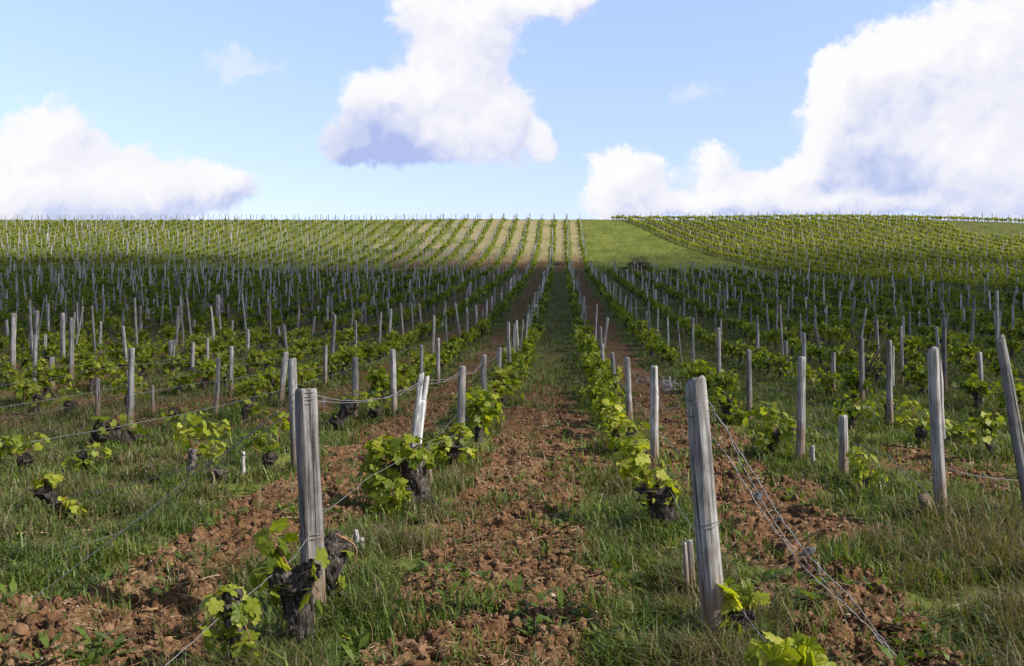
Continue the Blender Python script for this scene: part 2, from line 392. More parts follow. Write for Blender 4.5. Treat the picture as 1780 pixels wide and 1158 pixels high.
# ------------------------------------------------------------------ ground: one sheet, fine near the camera, out past the crest
def build_ground():
    rr = [.25]
    while rr[-1] < 430:
        r = rr[-1]; k = .12 if r < 2.6 else .0038 if r < 13 else .0058 if r < 30 else .012 if r < 185 else .05
        rr.append(r * (1 + k))
    rr = np.array(rr)
    a = np.concatenate([np.linspace(-R(37), R(37), 800), np.linspace(R(37), R(323), 130)[1:-1]])
    A, RR = np.meshgrid(a, rr); X = RR * (np.sin(A) * math.cos(PSI) - np.cos(A) * math.sin(PSI)); Y = RR * (np.cos(A) * math.cos(PSI) + np.sin(A) * math.sin(PSI))
    x = X.ravel(); y = Y.ravel(); s = soil_mask(x, y)
    z = Hbase(x, y) + clod(x, y, s, None)
    nr, na = len(rr), len(a); V = np.column_stack([x, y, z]); V = np.vstack([V, [0, 0, float(Hbase(0, 0))]])
    i = np.arange(nr - 1)[:, None] * na; j = np.arange(na)[None]; j2 = (j + 1) % na
    Q = np.stack([i + j, i + na + j, i + na + j2, i + j2], -1).reshape(-1, 4)
    T = np.stack([np.full(na, nr * na), np.arange(na), (np.arange(na) + 1) % na], -1)
    mb = MB(); mb.add(V, [Q, T[:, [0, 1, 2]]])
    me = mb.mesh('ground', [M_GROUND])
    k, c, fr = lane(x)
    dry = np.where((y > 107) & (x < 3.4), sst(110, 136, y + 6 * fbm(x / 5, y / 9, 71, 2)) * .8, 0) + np.where(y < 107, .12 * sst(.1, .5, fbm(x / .7, y / .7, 72, 3)), 0)
    d3 = f3(x, y)
    lush = np.where((y > 103) & (d3 < 3), .75 * sst(2.0, 3.6, x + 1.1 * fbm(x / 2, y / 4, 74, 3)) * sst(1.6, -.8, d3 + 1.2 * fbm(x / 2, y / 4, 75, 3)), 0) + np.where((d3 > -6.5) & (d3 <= 1) & (y <= 103), .55, 0) + np.where(d3 > 1, .35, 0)
    lush = np.where((y > 107) & (x <= 2.6), .70 + .3 * fbm(x / 3, y / 5, 76, 3), lush); lush = np.where((y < 103) & (d3 < -6.5), .18 + .4 * sst(-.1, .5, fbm(x / 2, y / 2.5, 73, 2)), lush)
    lush = np.where((y > 102.5) & (y < 107.5) & (x < 12), .15, lush)
    pre = np.array([0], np.float32)
    for nm, v in (('soil', s), ('dry', dry), ('lush', lush)):
        at_ = me.attributes.new(nm, 'FLOAT', 'POINT'); at_.data.foreach_set('value', np.concatenate([np.clip(v, 0, 1), pre]).astype(np.float32))
    return tag(link('ground', me), kind='structure')
build_ground()

# ------------------------------------------------------------------ grass, straw, clods, pebbles (nobody could count them)
def scatter(n, d0, d1, half=.86, p=1.0):
    n = int(n * 1.4); u = rng.random(n); d = d0 * (d1 / d0) ** u
    t = rng.uniform(-half, half, n)
    return np.column_stack([d * FW[0] + d * t * RT[0], d * FW[1] + d * t * RT[1]]), d
def blades(mb, xy, z, L, W, lean, tint, curl=.5):
    n = len(xy); a = rng.uniform(0, 2 * np.pi, n); b = a + np.pi / 2 + rng.normal(0, .5, n)
    dx, dy = np.cos(a) * lean, np.sin(a) * lean; wx, wy = np.cos(b) * W, np.sin(b) * W
    base = np.column_stack([xy, z - .01])
    mid = base + np.column_stack([dx * L * .4, dy * L * .4, L * .62]); tip = base + np.column_stack([dx * L * (1 + curl), dy * L * (1 + curl), L * (1 - .4 * curl * lean)])
    w = np.column_stack([wx, wy, np.zeros(n)])
    V = np.stack([base - w, base + w, mid + w * .75, mid - w * .75, tip], 1).reshape(-1, 3); o = (np.arange(n) * 5)[:, None]
    mb.add(V, [o + np.array([[0, 1, 2, 3]]), o + np.array([[3, 2, 4]])], np.repeat(tint, 5))
def build_grass():
    mb = MB()
    # tufts first, then blades round each tuft
    xy0, d0 = scatter(60000, 2.9, 62)
    s = soil_mask(xy0[:, 0], xy0[:, 1]); x, y = xy0.T
    cl = fbm(x / .55, y / .55, 81, 3)
    inf1 = field1(x, y)
    keep = rng.random(len(x)) < np.clip((1 - s) ** 2 * (.50 + 1.05 * cl) + .02 + .05 * (cl > .3) + .25 * (~inf1), 0, 1)
    xy0, d0, s, cl = xy0[keep], d0[keep], s[keep], cl[keep]
    nb = 11
    sp = .035 + .0045 * d0
    xy = np.repeat(xy0, nb, 0) + rng.normal(size=(len(xy0) * nb, 2)) * np.repeat(sp, nb)[:, None]
    d = np.repeat(d0, nb); x, y = xy.T
    big = np.repeat(np.clip(.55 + .5 * cl + rng.normal(0, .15, len(cl)), .25, 1.3), nb)
    L = (.04 + .125 * big * rng.uniform(.3, 1.25, len(x)) * np.where(rng.random(len(x)) < .06, 1.9, 1)) * np.where(d > 25, .9, 1)
    W = (.0021 + .00048 * d) * rng.uniform(.7, 1.4, len(x))
    # dry share: seed heads beside the left row, straw grass at lower right
    k, c, fr = lane(x)
    dry = .14 + .30 * sst(1.35, 2.1, x) * sst(10, 6, y) + .35 * (np.abs(x + .75) < .35) * (y > 6) * (y < 16) + .25 * sst(-5, -7, x) * (y > 9) + .4 * sst(-.05, .4, fbm(x / 1.3, y / 1.6, 83, 2))
    isdry = rng.random(len(x)) < dry
    tint = np.where(isdry, rng.uniform(0, .3, len(x)), np.clip(.62 + .28 * fbm(x / .8, y / .8, 84, 2) + rng.normal(0, .14, len(x)), .34, 1))
    L = L * (1 + .4 * sst(1.5, 2.2, x) * sst(10, 7, y)); L = np.where(isdry, L * 1.25, L); W = np.where(isdry, W * .7, W)
    blades(mb, xy, Hfull(x, y), L, W, rng.uniform(.1, 1.0, len(x)), tint)
    xy, d = scatter(130000, 60, 178); x, y = xy.T; d3 = f3(x, y); k, c, fr = lane(x)
    lush = ((y > 103) & (x > 2.6) & (d3 < 1)) | ((d3 > -6.5) & (d3 <= 1)) | ((x <= 2.6) & (c > .55))
    k = lush | (rng.random(len(x)) < .25); xy, d, lush = xy[k], d[k], lush[k]; x, y = xy.T
    tt = np.clip(.80 + .35 * fbm(x / 3, y / 6, 85, 4) + rng.normal(0, .14, len(x)), .2, 1); tt = np.where(lush, tt, tt * .5)
    blades(mb, xy, Hfull(x, y), rng.uniform(.05, .17, len(x)), .00034 * d * rng.uniform(.6, 1.5, len(x)), rng.uniform(.2, .9, len(x)), tt)
    return tag(link('grass', mb.mesh('grass', [M_GRASS], False)), 'green and dry grass growing along the vine rows', 'grass', kind='stuff')
build_grass()
def build_clods():
    mb = MB(); xy, d = scatter(90000, 2.9, 24); x, y = xy.T; s = soil_mask(x, y)
    k = rng.random(len(x)) < sst(.35, .8, s) * .55 ; x, y, d, s = x[k], y[k], d[k], s[k]
    z = Hfull(x, y, s); V0, F0 = ICO2; n = len(x)
    r = np.exp(rng.normal(-4.6, .6, n)) * (.8 + .04 * d); r = np.clip(r, .004, .033)
    q = rng.normal(size=(n, 3, 3)); q, _ = np.linalg.qr(q)
    jit = 1 + rng.normal(0, .17, (n, len(V0), 1)); sc = rng.uniform(.6, 1.25, (n, 1, 3))
    V = np.einsum('nij,nvj->nvi', q, V0[None] * jit * sc) * r[:, None, None] + np.stack([x, y, z + r * .3], -1)[:, None]
    Fs = (F0[None] + (np.arange(n) * len(V0))[:, None, None]).reshape(-1, 3)
    mb.add(V.reshape(-1, 3), Fs, np.repeat(rng.random(n), len(V0)))
    tag(link('soil_clods', mb.mesh('soil_clods', [M_CLOD], False)), 'crumbly red brown clods of tilled soil between the rows', 'soil', kind='stuff')
build_clods()
def build_straw():
    mb = MB(); xy, d = scatter(60000, 2.9, 24); x, y = xy.T; s = soil_mask(x, y)
    k = rng.random(len(x)) < .12 + .75 * sst(.2, .7, s) * (.5 + .8 * fbm(x / .4, y / .4, 91, 2)); x, y, d, s = x[k], y[k], d[k], s[k]
    z = Hfull(x, y, s); n = len(x); a = rng.uniform(0, 2 * np.pi, n); L = rng.uniform(.02, .10, n) * (1 + (rng.random(n) < .07) * 1.6); W = (.0011 + .00026 * d) * rng.uniform(.7, 1.3, n)
    da = rng.normal(0, .6, n); P = []
    p = np.column_stack([x, y, z + rng.uniform(.004, .03, n)]); tilt = rng.normal(0, .28, n)
    for i in range(4):
        P.append(p.copy()); aa = a + da * i
        p = p + np.column_stack([np.cos(aa) * L / 3, np.sin(aa) * L / 3, tilt * L / 3 - .004 * i * (tilt > 0)])
    w = np.column_stack([-np.sin(a) * W, np.cos(a) * W, rng.normal(0, .6, n) * W])
    V = np.stack([q for p in P for q in (p - w, p + w)], 1).reshape(-1, 3); o = (np.arange(n) * 8)[:, None]
    mb.add(V, [o + np.array([[0, 1, 3, 2]]), o + np.array([[2, 3, 5, 4]]), o + np.array([[4, 5, 7, 6]])], np.repeat(np.clip(rng.normal(.45, .3, n), 0, 1), 8))
    tag(link('dry_straw', mb.mesh('dry_straw', [M_STRAW], False)), 'dry roots and straw scattered over the tilled soil', 'straw', kind='stuff')
build_straw()
def build_pebbles():
    mb = MB(); xy, d = scatter(1300, 2.9, 14); x, y = xy.T; s = soil_mask(x, y); k = rng.random(len(x)) < .1 + .9 * s; x, y = x[k], y[k]
    z = Hfull(x, y); V0, F0 = ICO1; n = len(x); r = np.clip(np.exp(rng.normal(-5.1, .4, n)), .003, .014)
    V = V0[None] * (1 + rng.normal(0, .15, (n, len(V0), 1))) * rng.uniform(.6, 1.3, (n, 1, 3)) * r[:, None, None] + np.stack([x, y, z + r * .5], -1)[:, None]
    mb.add(V.reshape(-1, 3), (F0[None] + (np.arange(n) * len(V0))[:, None, None]).reshape(-1, 3), np.repeat(rng.random(n), len(V0)))
    tag(link('pebbles', mb.mesh('pebbles', [M_STONE], False)), 'small pale pebbles lying in the red brown soil', 'pebbles', kind='stuff')
build_pebbles()
def build_weeds():
    mb = MB(); xy, d = scatter(3600, 3.0, 18); x, y = xy.T
    k = (fbm(x / .8, y / .8, 95, 2) > .1) & (rng.random(len(x)) < .8); x, y = x[k], y[k]; z = Hfull(x, y)
    for X, Y, Z in zip(x, y, z):
        m = rng.integers(5, 10); a = rng.uniform(0, 2 * np.pi) + np.arange(m) * 2.4; L = rng.uniform(.04, .135, m)
        dirs = np.column_stack([np.cos(a), np.sin(a), rng.uniform(.25, 1.0, m)]); side = np.column_stack([-np.sin(a), np.cos(a), np.zeros(m)])
        b = np.array([X, Y, Z]); w = L[:, None] * .17
        V = np.stack([np.tile(b, (m, 1)), b + dirs * L[:, None] * .55 - side * w, b + dirs * L[:, None] * .55 + side * w, b + dirs * L[:, None] * np.array([1, 1, .75])], 1).reshape(-1, 3)
        o = (np.arange(m) * 4)[:, None]; mb.add(V, [o + np.array([[0, 2, 1]]), o + np.array([[1, 2, 3]])], np.repeat(rng.uniform(.5, .9, m), 4))
    tag(link('weeds', mb.mesh('weeds', [M_GRASS], False)), 'low broad leaved weeds sprouting in the grass and soil', 'weeds', kind='stuff')
build_weeds()

# ------------------------------------------------------------------ posts
def post_geo(mb, P0, P1, w, d, seed, kind='round', seg=18, rings=16, taper=.88, tint=.5, top='cut', spin=0.):
    """a stake from P0 to P1; kind is square, round or split"""
    P0 = np.asarray(P0, float); P1 = np.asarray(P1, float); L = np.linalg.norm(P1 - P0)
    th = np.linspace(0, 2 * np.pi, seg, endpoint=False) + spin
    a = th - spin
    if kind == 'square':
        r0 = np.minimum(1 / np.maximum(np.abs(np.cos(a)), 1e-3), 1 / np.maximum(np.abs(np.sin(a)), 1e-3)); r0 = np.minimum(r0, 1.27)
    elif kind == 'round':
        r0 = 1 + .10 * perlin(np.cos(a) * 1.5 + seed, np.sin(a) * 1.5, seed) + .05 * perlin(a * 3, a * 0 + seed, seed + 1)
    else:
        r0 = np.minimum(1.15, 1 / np.maximum(np.cos(a - .4), .55)) * (1 + .28 * perlin(np.cos(a) * 1.2 + seed, np.sin(a) * 1.2 + seed, seed)) * np.where(np.sin(a * 1.5) > .9, .85, 1)
    groove = .035 * perlin(np.arange(seg) * .9, np.full(seg, seed * 1.7), seed + 2)
    t = np.concatenate([np.linspace(0, 1, rings - 2)[:-1], [1 - .035 / L * .9, 1 - .012 / L, 1]])
    ax = (P1 - P0) / L; u, v = frame(ax + 0 * ax); u = np.array([1., 0, 0]) - ax * ax[0]; u /= np.linalg.norm(u); v = np.cross(ax, u)
    V = []; tn = np.array([0, .8, 1.2]) 
    for i, q in enumerate(t):
        c = P0 + (P1 - P0) * q + .006 * (u * perlin(q * 3 + seed, seed * 2.2, 5) + v * perlin(q * 3 - seed, seed * 1.2, 6)) * (q > .1)
        k = (1 + (taper - 1) * q) * (1 + .05 * perlin(np.cos(a) * 2 + q * 4, np.sin(a) * 2 + seed, seed + 4)) + groove * (1 + .5 * np.sin(q * 7 + seed))
        if i >= len(t) - 1: k = k * .86
        elif i == len(t) - 2: k = k * .97
        c2 = c + np.outer(np.cos(th) * r0 * k * w / 2, u) + np.outer(np.sin(th) * r0 * k * d / 2, v)
        if i >= len(t) - 3 and top == 'slant': c2 = c2 + np.outer((np.cos(th) * .35 + .2 * np.sin(th * 2 + seed)) * w * .5, ax)
        if i >= len(t) - 3 and top == 'cut': c2 = c2 + np.outer((.12 * np.sin(th + seed) + .1 * perlin(th * 2, th * 0 + seed, seed)) * w * .5, ax)
        V.append(c2)
    n = len(t); V = np.concatenate(V); V = np.vstack([V, V[-seg:].mean(0)])
    i = np.arange(n - 1)[:, None] * seg; j = np.arange(seg)[None]; j2 = (j + 1) % seg
    mb.add(V, [np.stack([i + j, i + j2, i + seg + j2, i + seg + j], -1).reshape(-1, 4), np.stack([(n - 1) * seg + j[0], (n - 1) * seg + j2[0], np.full(seg, n * seg)], -1)], tint)

ORD = 'first second third fourth fifth sixth seventh eighth ninth tenth eleventh twelfth thirteenth fourteenth fifteenth sixteenth seventeenth eighteenth nineteenth twentieth'.split()
def ordinal(n):
    if n <= 20: return ORD[n - 1]
    t = {2: 'twenty', 3: 'thirty', 4: 'forty', 5: 'fifty'}[n // 10]
    return t + '-' + ORD[n % 10 - 1] if n % 10 else {2: 'twentieth', 3: 'thirtieth', 4: 'fortieth', 5: 'fiftieth'}[n // 10]
ROWS = {}            # row index k: x = ROW0 + GAP*k ; 0 = first row left of the path, 1 = first row right of it
def rowx(k): return ROW0 + GAP * k
def rowname(k):
    return (ordinal(1 - k) + ' vine row left of the path') if k <= 0 else (ordinal(k) + ' vine row right of the path')

posts = []           # dicts: base(x,y), top vector, row, custom label ...
def cpost(bx, by, tx, ty, w=.085, kind='round', row=None, label=None, mat=None, top='cut', tint=.5, d=None, name='vineyard_post', spin=.3, taper=.88):
    t = row_depth(bx, rowx(row) if isinstance(row, int) else row) if by is None else ground_depth(bx, by)
    p = at(bx, by if by else 700, t); base = np.array([p[0], p[1], float(Hfull(p[0:1], p[1:2])[0])]); topp = at(tx, ty, t - .05)
    posts.append(dict(base=base, vec=topp - base, w=w, d=d or w, kind=kind, row=row if isinstance(row, int) else int(round((p[0] - ROW0) / GAP)), label=label, mat=mat or M_WOOD, top=top, tint=tint, custom=True, name=name, spin=spin, taper=taper))
    return posts[-1]
PA = cpost(548, 1096, 532, 676, .112, 'square', 0, 'thick squared grey post at front left, brown at its foot', top='cut', tint=.12, spin=.5, taper=.93)
PB = cpost(1245, 1138, 1208, 661, .125, 'round', 1, 'thick rounded grey post at front right, leaning left, lichen on top', top='slant', tint=.62, spin=.5, taper=.82)
PW = cpost(711, 882, 737, 650, .078, 'split', 0, 'bleached white post with a split forked top behind a leafy vine', mat=M_PALE, tint=.42, d=.06)
P4 = cpost(798, 818, 804, 637, .098, 'round', 0, 'rough grey post just right of the bleached white forked post', tint=.45)
P5 = cpost(843, 748, 840, 617, .085, 'split', 0); P6 = cpost(867, 700, 868, 604, .075, 'split', 0); P7 = cpost(885, 678, 885, 595, .085, 'round', 0)
R1 = cpost(1138, 815, 1137, 636, .098, 'round', 1, 'flat topped grey post left of the big leaning front post', tint=.5)
R2_ = cpost(1096, 750, 1090, 621, .09, 'round', 1); R3_ = cpost(1070, 700, 1064, 613, .085, 'round', 1); cpost(1050, 672, 1047, 598, .08, 'round', 1)
cpost(514, 824, 508, 623, .10, 'round', -1, 'grey post standing right behind the squared front left post', tint=.5)
cpost(487, 708, 497, 612, .085, 'split', -2, 'grey post leaning right, just left of the squared front post top', tint=.5)
cpost(616, 736, 618, 621, .105, 'round', -1, 'dark rough grey post between squared front post and white forked post', tint=.3)
cpost(686, 725, 683, 607, .08, 'split', -1, 'slim grey post left of the white forked post', tint=.55)
cpost(733, 690, 733, 600, .07, 'split', -1); cpost(762, 672, 762, 588, .07, 'split', -1)
cpost(226, 756, 229, 605, .085, 'split', -3, 'tall pale grey post standing over a dark vine stump at left', tint=.72)
cpost(170, 735, 170, 657, .07, 'split', -3, 'shorter pale stake left of the tall pale post over the stump', tint=.6)
cpost(266, 728, 265, 670, .05, 'split', -3, 'thin short stake right of the tall pale post over the stump', tint=.5)
cpost(375, 732, 380, 622, .075, 'round', -2, 'dark speckled post left of the squared front post, vine leaves at foot', tint=.32)
cpost(22, 652, 24, 545, .12, 'split', -8, 'broad pale post at the far left edge of the photo', tint=.6)
cpost(62, 640, 64, 540, .12, 'split', -8, tint=.42); cpost(91, 688, 90, 621, .10, 'split', -6, 'short stout stake with pointed top near the left edge', tint=.45)
cpost(110, 660, 109, 544, .10, 'split', -6); cpost(124, 668, 124, 553, .10, 'split', -5); cpost(333, 684, 336, 595, .075, 'split', -3); cpost(361, 675, 361, 588, .06, 'split', -3)
cpost(402, 690, 403, 602, .08, 'split', -2); cpost(297, 640, 297, 592, .11, 'split', -5, tint=.6); cpost(565, 675, 566, 600, .075, 'split', -2); cpost(78, 640, 79, 582, .09, 'split', -7)
cpost(423, 842, 423, 785, .034, 'split', -1, 'small pale stake stub standing in the grass left of the squared post', mat=M_PALE, tint=.25, name='short_stake')
cpost(622, 975, 619, 921, .03, 'split', 0, 'small pale stake stub in tall grass, left one of a pair', mat=M_PALE, tint=.2, name='short_stake')
cpost(631, 980, 629, 936, .034, 'split', 0, 'small pale stake stub in tall grass, right and lower of a pair', mat=M_PALE, tint=.2, name='short_stake')
cpost(750, 860, 747, 816, .035, 'split', 0, 'small grey stake stub right of the white forked post', tint=.6, name='short_stake')
cpost(1196, 1052, 1189, 939, .04, 'split', 1, 'short pale stake left of the big leaning front post', tint=.8, name='short_stake', d=.02)
cpost(1413, 818, 1412, 775, .05, 'split', 2, 'short pale stub right of the tall straight post', mat=M_PALE, tint=.2, name='short_stake')
cpost(1467, 840, 1465, 722, .095, 'round', 2, 'short thick stump of a post with lichen on its flat top', tint=.4, name='short_stake')
cpost(1391, 806, 1394, 620, .10, 'round', 2, 'tall straight grey post beside a leafy bush, right of the leaning post', tint=.42)
cpost(1637, 917, 1621, 606, .085, 'split', 2, 'tall twisted weathered post beside a leaning stub at right', tint=.5, top='slant')
cpost(1618, 918, 1604, 862, .09, 'round', 2, 'leaning stub at the foot of the tall twisted post', tint=.55, name='short_stake')
cpost(1800, 940, 1738, 588, .10, 'round', 2, 'tall grey post leaning left at the right edge of the photo', tint=.48, top='slant', taper=.7)
cpost(1548, 746, 1546, 592, .085, 'split', 3, 'grey forked looking post behind the low bushes, left of the twisted post', tint=.5)
cpost(1498, None, 1497, 588, .085, 'split', 3, tint=.5); cpost(1448, None, 1449, 612, .085, 'split', 3); cpost(1303, 742, 1301, 608, .09, 'round', 2, tint=.3)
cpost(1250, None, 1249, 570, .075, 'split', 2); cpost(1205, None, 1204, 553, .075, 'round', 2); cpost(1643, None, 1640, 553, .09, 'round', 4, tint=.55); cpost(1398, None, 1397, 578, .08, 'split', 3)
cpost(1318, None, 1317, 562, .085, 'split', 3); cpost(1367, None, 1366, 592, .09, 'round', 3); cpost(1708, None, 1703, 612, .07, 'split', 4, tint=.55); cpost(1735, None, 1733, 505, .09, 'round', 6)

# procedural posts further back: prototypes, then copies
START = {0: 20.5, 1: 20.5, -1: 24, -2: 22, -3: 22.5, -4: 15.5, -5: 22, -6: 24, -7: 26, 2: 25, 3: 24, 4: 20.5}
far_posts = []
pr = np.random.default_rng(5)
for k in range(-56, 14):
    y = START.get(k, 17 if k > 0 else 16) + pr.uniform(0, 1.5)
    while y < 171:
        x = rowx(k) + pr.normal(0, .09)
        gapy = (104 < y < 111.5)
        okf = (field1(np.array(x), np.array(y)) or (y > 111 and x < 3.1 and y < 171)) and not gapy
        if okf and in_view(x, y) and pr.random() < (.94 if -3 <= k <= 3 else .9):
            h = pr.normal(1.3, .14) if -4 < k < 3 else pr.normal(1.45, .25) if k < 0 else pr.normal(1.3, .18)
            if pr.random() < .07: h *= .55
            if y > 140: h = min(h, 1.35 - .4 * (y - 140) / 31)
            far_posts.append(dict(base=np.array([x, y, 0.]), vec=np.array([pr.normal(0, .07) * h, pr.normal(0, .06) * h, h]), row=k, h=h))
        y += abs(pr.normal(2.5, .5)) + .4 if -4 < k < 3 else (abs(pr.normal(1.7, .6)) + .45 if k < 0 else abs(pr.normal(2.2, .6)) + .4)
# far right plot: posts in its own rows
for i in range(0, 52):
    for s_ in np.arange(-110, 30, 3.1):
        s2 = s_ + pr.uniform(-.5, .5); p = F3A + F3N * (i * 2.8 + .3) + F3DIR * s2
        if in_view(p[0], p[1]) and p[1] < 172 and p[1] > 62 and not (p[0] > 59 and p[1] > 144 and p[1] < 165):
            h = max(.8, pr.normal(1.25, .12)); far_posts.append(dict(base=np.array([p[0], p[1], 0.]), vec=np.array([pr.normal(0, .05), pr.normal(0, .05), h]), row=None, h=h))
for p in far_posts: p['base'][2] = float(Hfull(p['base'][0:1], p['base'][1:2])[0])
far_posts.sort(key=lambda p: np.hypot(p['base'][0], p['base'][1]) / p['h'])
MAXI = 300
n_ind = MAXI - len(posts) - 1
for p in far_posts[:n_ind]:
    if p['row'] is None: raise RuntimeError('far plot post among the nearest')
    p.update(custom=False, label=None, name='vineyard_post'); posts.append(p)
rest_posts = far_posts[n_ind:]
PROTO = []
for i in range(9):
    mb = MB(); post_geo(mb, (0, 0, -.12), (0, 0, 1.3), .062 + .006 * (i % 4), .06, 100 + i, ('round', 'split', 'split')[i % 3], 10, 8, .85, .35 + .07 * (i % 5), ('cut', 'slant')[i % 2])
    PROTO.append(mb.mesh('vineyard_post', [M_WOOD]))
byrow = {}
for p in posts: byrow.setdefault(p['row'], []).append(p)
for k, L in byrow.items():
    L.sort(key=lambda p: p['base'][1])
    for i, p in enumerate(L):
        if not p['label']: p['label'] = 'weathered post, %s from the front in the %s' % (ordinal(i + 1), rowname(k))
for i, p in enumerate(posts):
    v = p['vec']; L = np.linalg.norm(v)
    q = Vector((0, 0, 1)).rotation_difference(Vector(v / L))
    if p['custom']:
        mb = MB()
        if p is PW:
            post_geo(mb, (0, 0, -.1), (0, 0, L * .80), .108, .06, 7, 'square', 16, 18, .86, p['tint'], 'none')
            post_geo(mb, (-.016, 0, L * .60), (-.024, 0, L), .056, .052, 8, 'square', 14, 10, .8, p['tint'], 'slant'); post_geo(mb, (.016, .004, L * .60), (.029, .004, L - .02), .052, .05, 9, 'square', 14, 10, .7, p['tint'] - .08, 'slant')
        elif p['name'] == 'short_stake' and p['d'] == .02:
            post_geo(mb, (0, 0, -.1), (0, 0, L - .01), .026, .045, 9, 'square', 12, 8, .95, .75); post_geo(mb, (.028, .0, -.1), (.03, 0, L), .04, .022, 10, 'square', 12, 8, .95, .95)
        else:
            post_geo(mb, (0, 0, -.12), (0, 0, L), p['w'], p['d'], i + 3, p['kind'], 22 if p['w'] > .1 else 16, 20, p['taper'], p['tint'], p['top'], p['spin'])
            if p['label'] and 'twisted' in p['label'] and p['name'] == 'vineyard_post':
                post_geo(mb, (.035, .01, L * .48), (.05, .01, L * .93), .05, .05, 77, 'split', 12, 10, .6, .45, 'slant')
        o = link(p['name'], mb.mesh(p['name'], [p['mat']]))
        o.rotation_mode = 'QUATERNION'; o.rotation_quaternion = q
    else:
        o = link(p['name'], PROTO[i % 9]); s = L / 1.3
        o.rotation_mode = 'QUATERNION'; o.rotation_quaternion = q @ Matrix.Rotation(random.uniform(0, 6.28), 3, 'Z').to_quaternion()
        wdt = random.uniform(.85, 1.35); o.scale = (wdt, wdt, s)
    o.location = p['base']
    for pp, fr_ in ((PA, .965), (PA, .935), (PA, .36), (PB, .92), (PB, .86), (PB, .45), (PW, .93), (P4, .93), (R1, .86)):
        if p is pp:
            mb = MB(); a_ = np.linspace(0, 4 * np.pi, 46); q_ = p['w'] * (.5 * (1.2 if p['kind'] == 'square' else 1.02) * (1 - .16 * fr_) + .004)
            tube(mb, np.column_stack([np.cos(a_) * q_, np.sin(a_) * q_, L * fr_ + .006 * np.sin(a_ * 2.3) + .002 * a_]), .0022, 5, tint=.3); link('wire_tie', mb.mesh('wire_tie', [M_WIRE]), o)
    tag(o, p['label'], 'stake' if p['name'] == 'short_stake' else 'post', 'stake stubs among the vines' if p['name'] == 'short_stake' else 'wooden posts along the vine rows')
mb = MB()
for p in rest_posts:
    d = np.hypot(*p['base'][:2]); b = p['base'] - np.array([0, 0, .1]); e = p['base'] + p['vec']; w = pr.uniform(.024, .04) * (1 + d / 400)
    u = np.array([w, pr.uniform(-.3, .3) * w, 0]); v = np.array([-u[1], w, 0])
    V = np.array([b - u - v, b + u - v, b + u + v, b - u + v, e + .8 * (-u - v), e + .8 * (u - v) + [0, 0, .02], e + .8 * (u + v), e + .8 * (v - u) - [0, 0, .02]])
    mb.add(V, np.array([[0, 1, 5, 4], [1, 2, 6, 5], [2, 3, 7, 6], [3, 0, 4, 7], [4, 5, 6, 7]]), float(pr.uniform(.2, 1.05)))
tag(link('far_posts', mb.mesh('far_posts', [M_WOOD], False)), 'countless small grey posts on the far hillside', 'posts', kind='stuff')

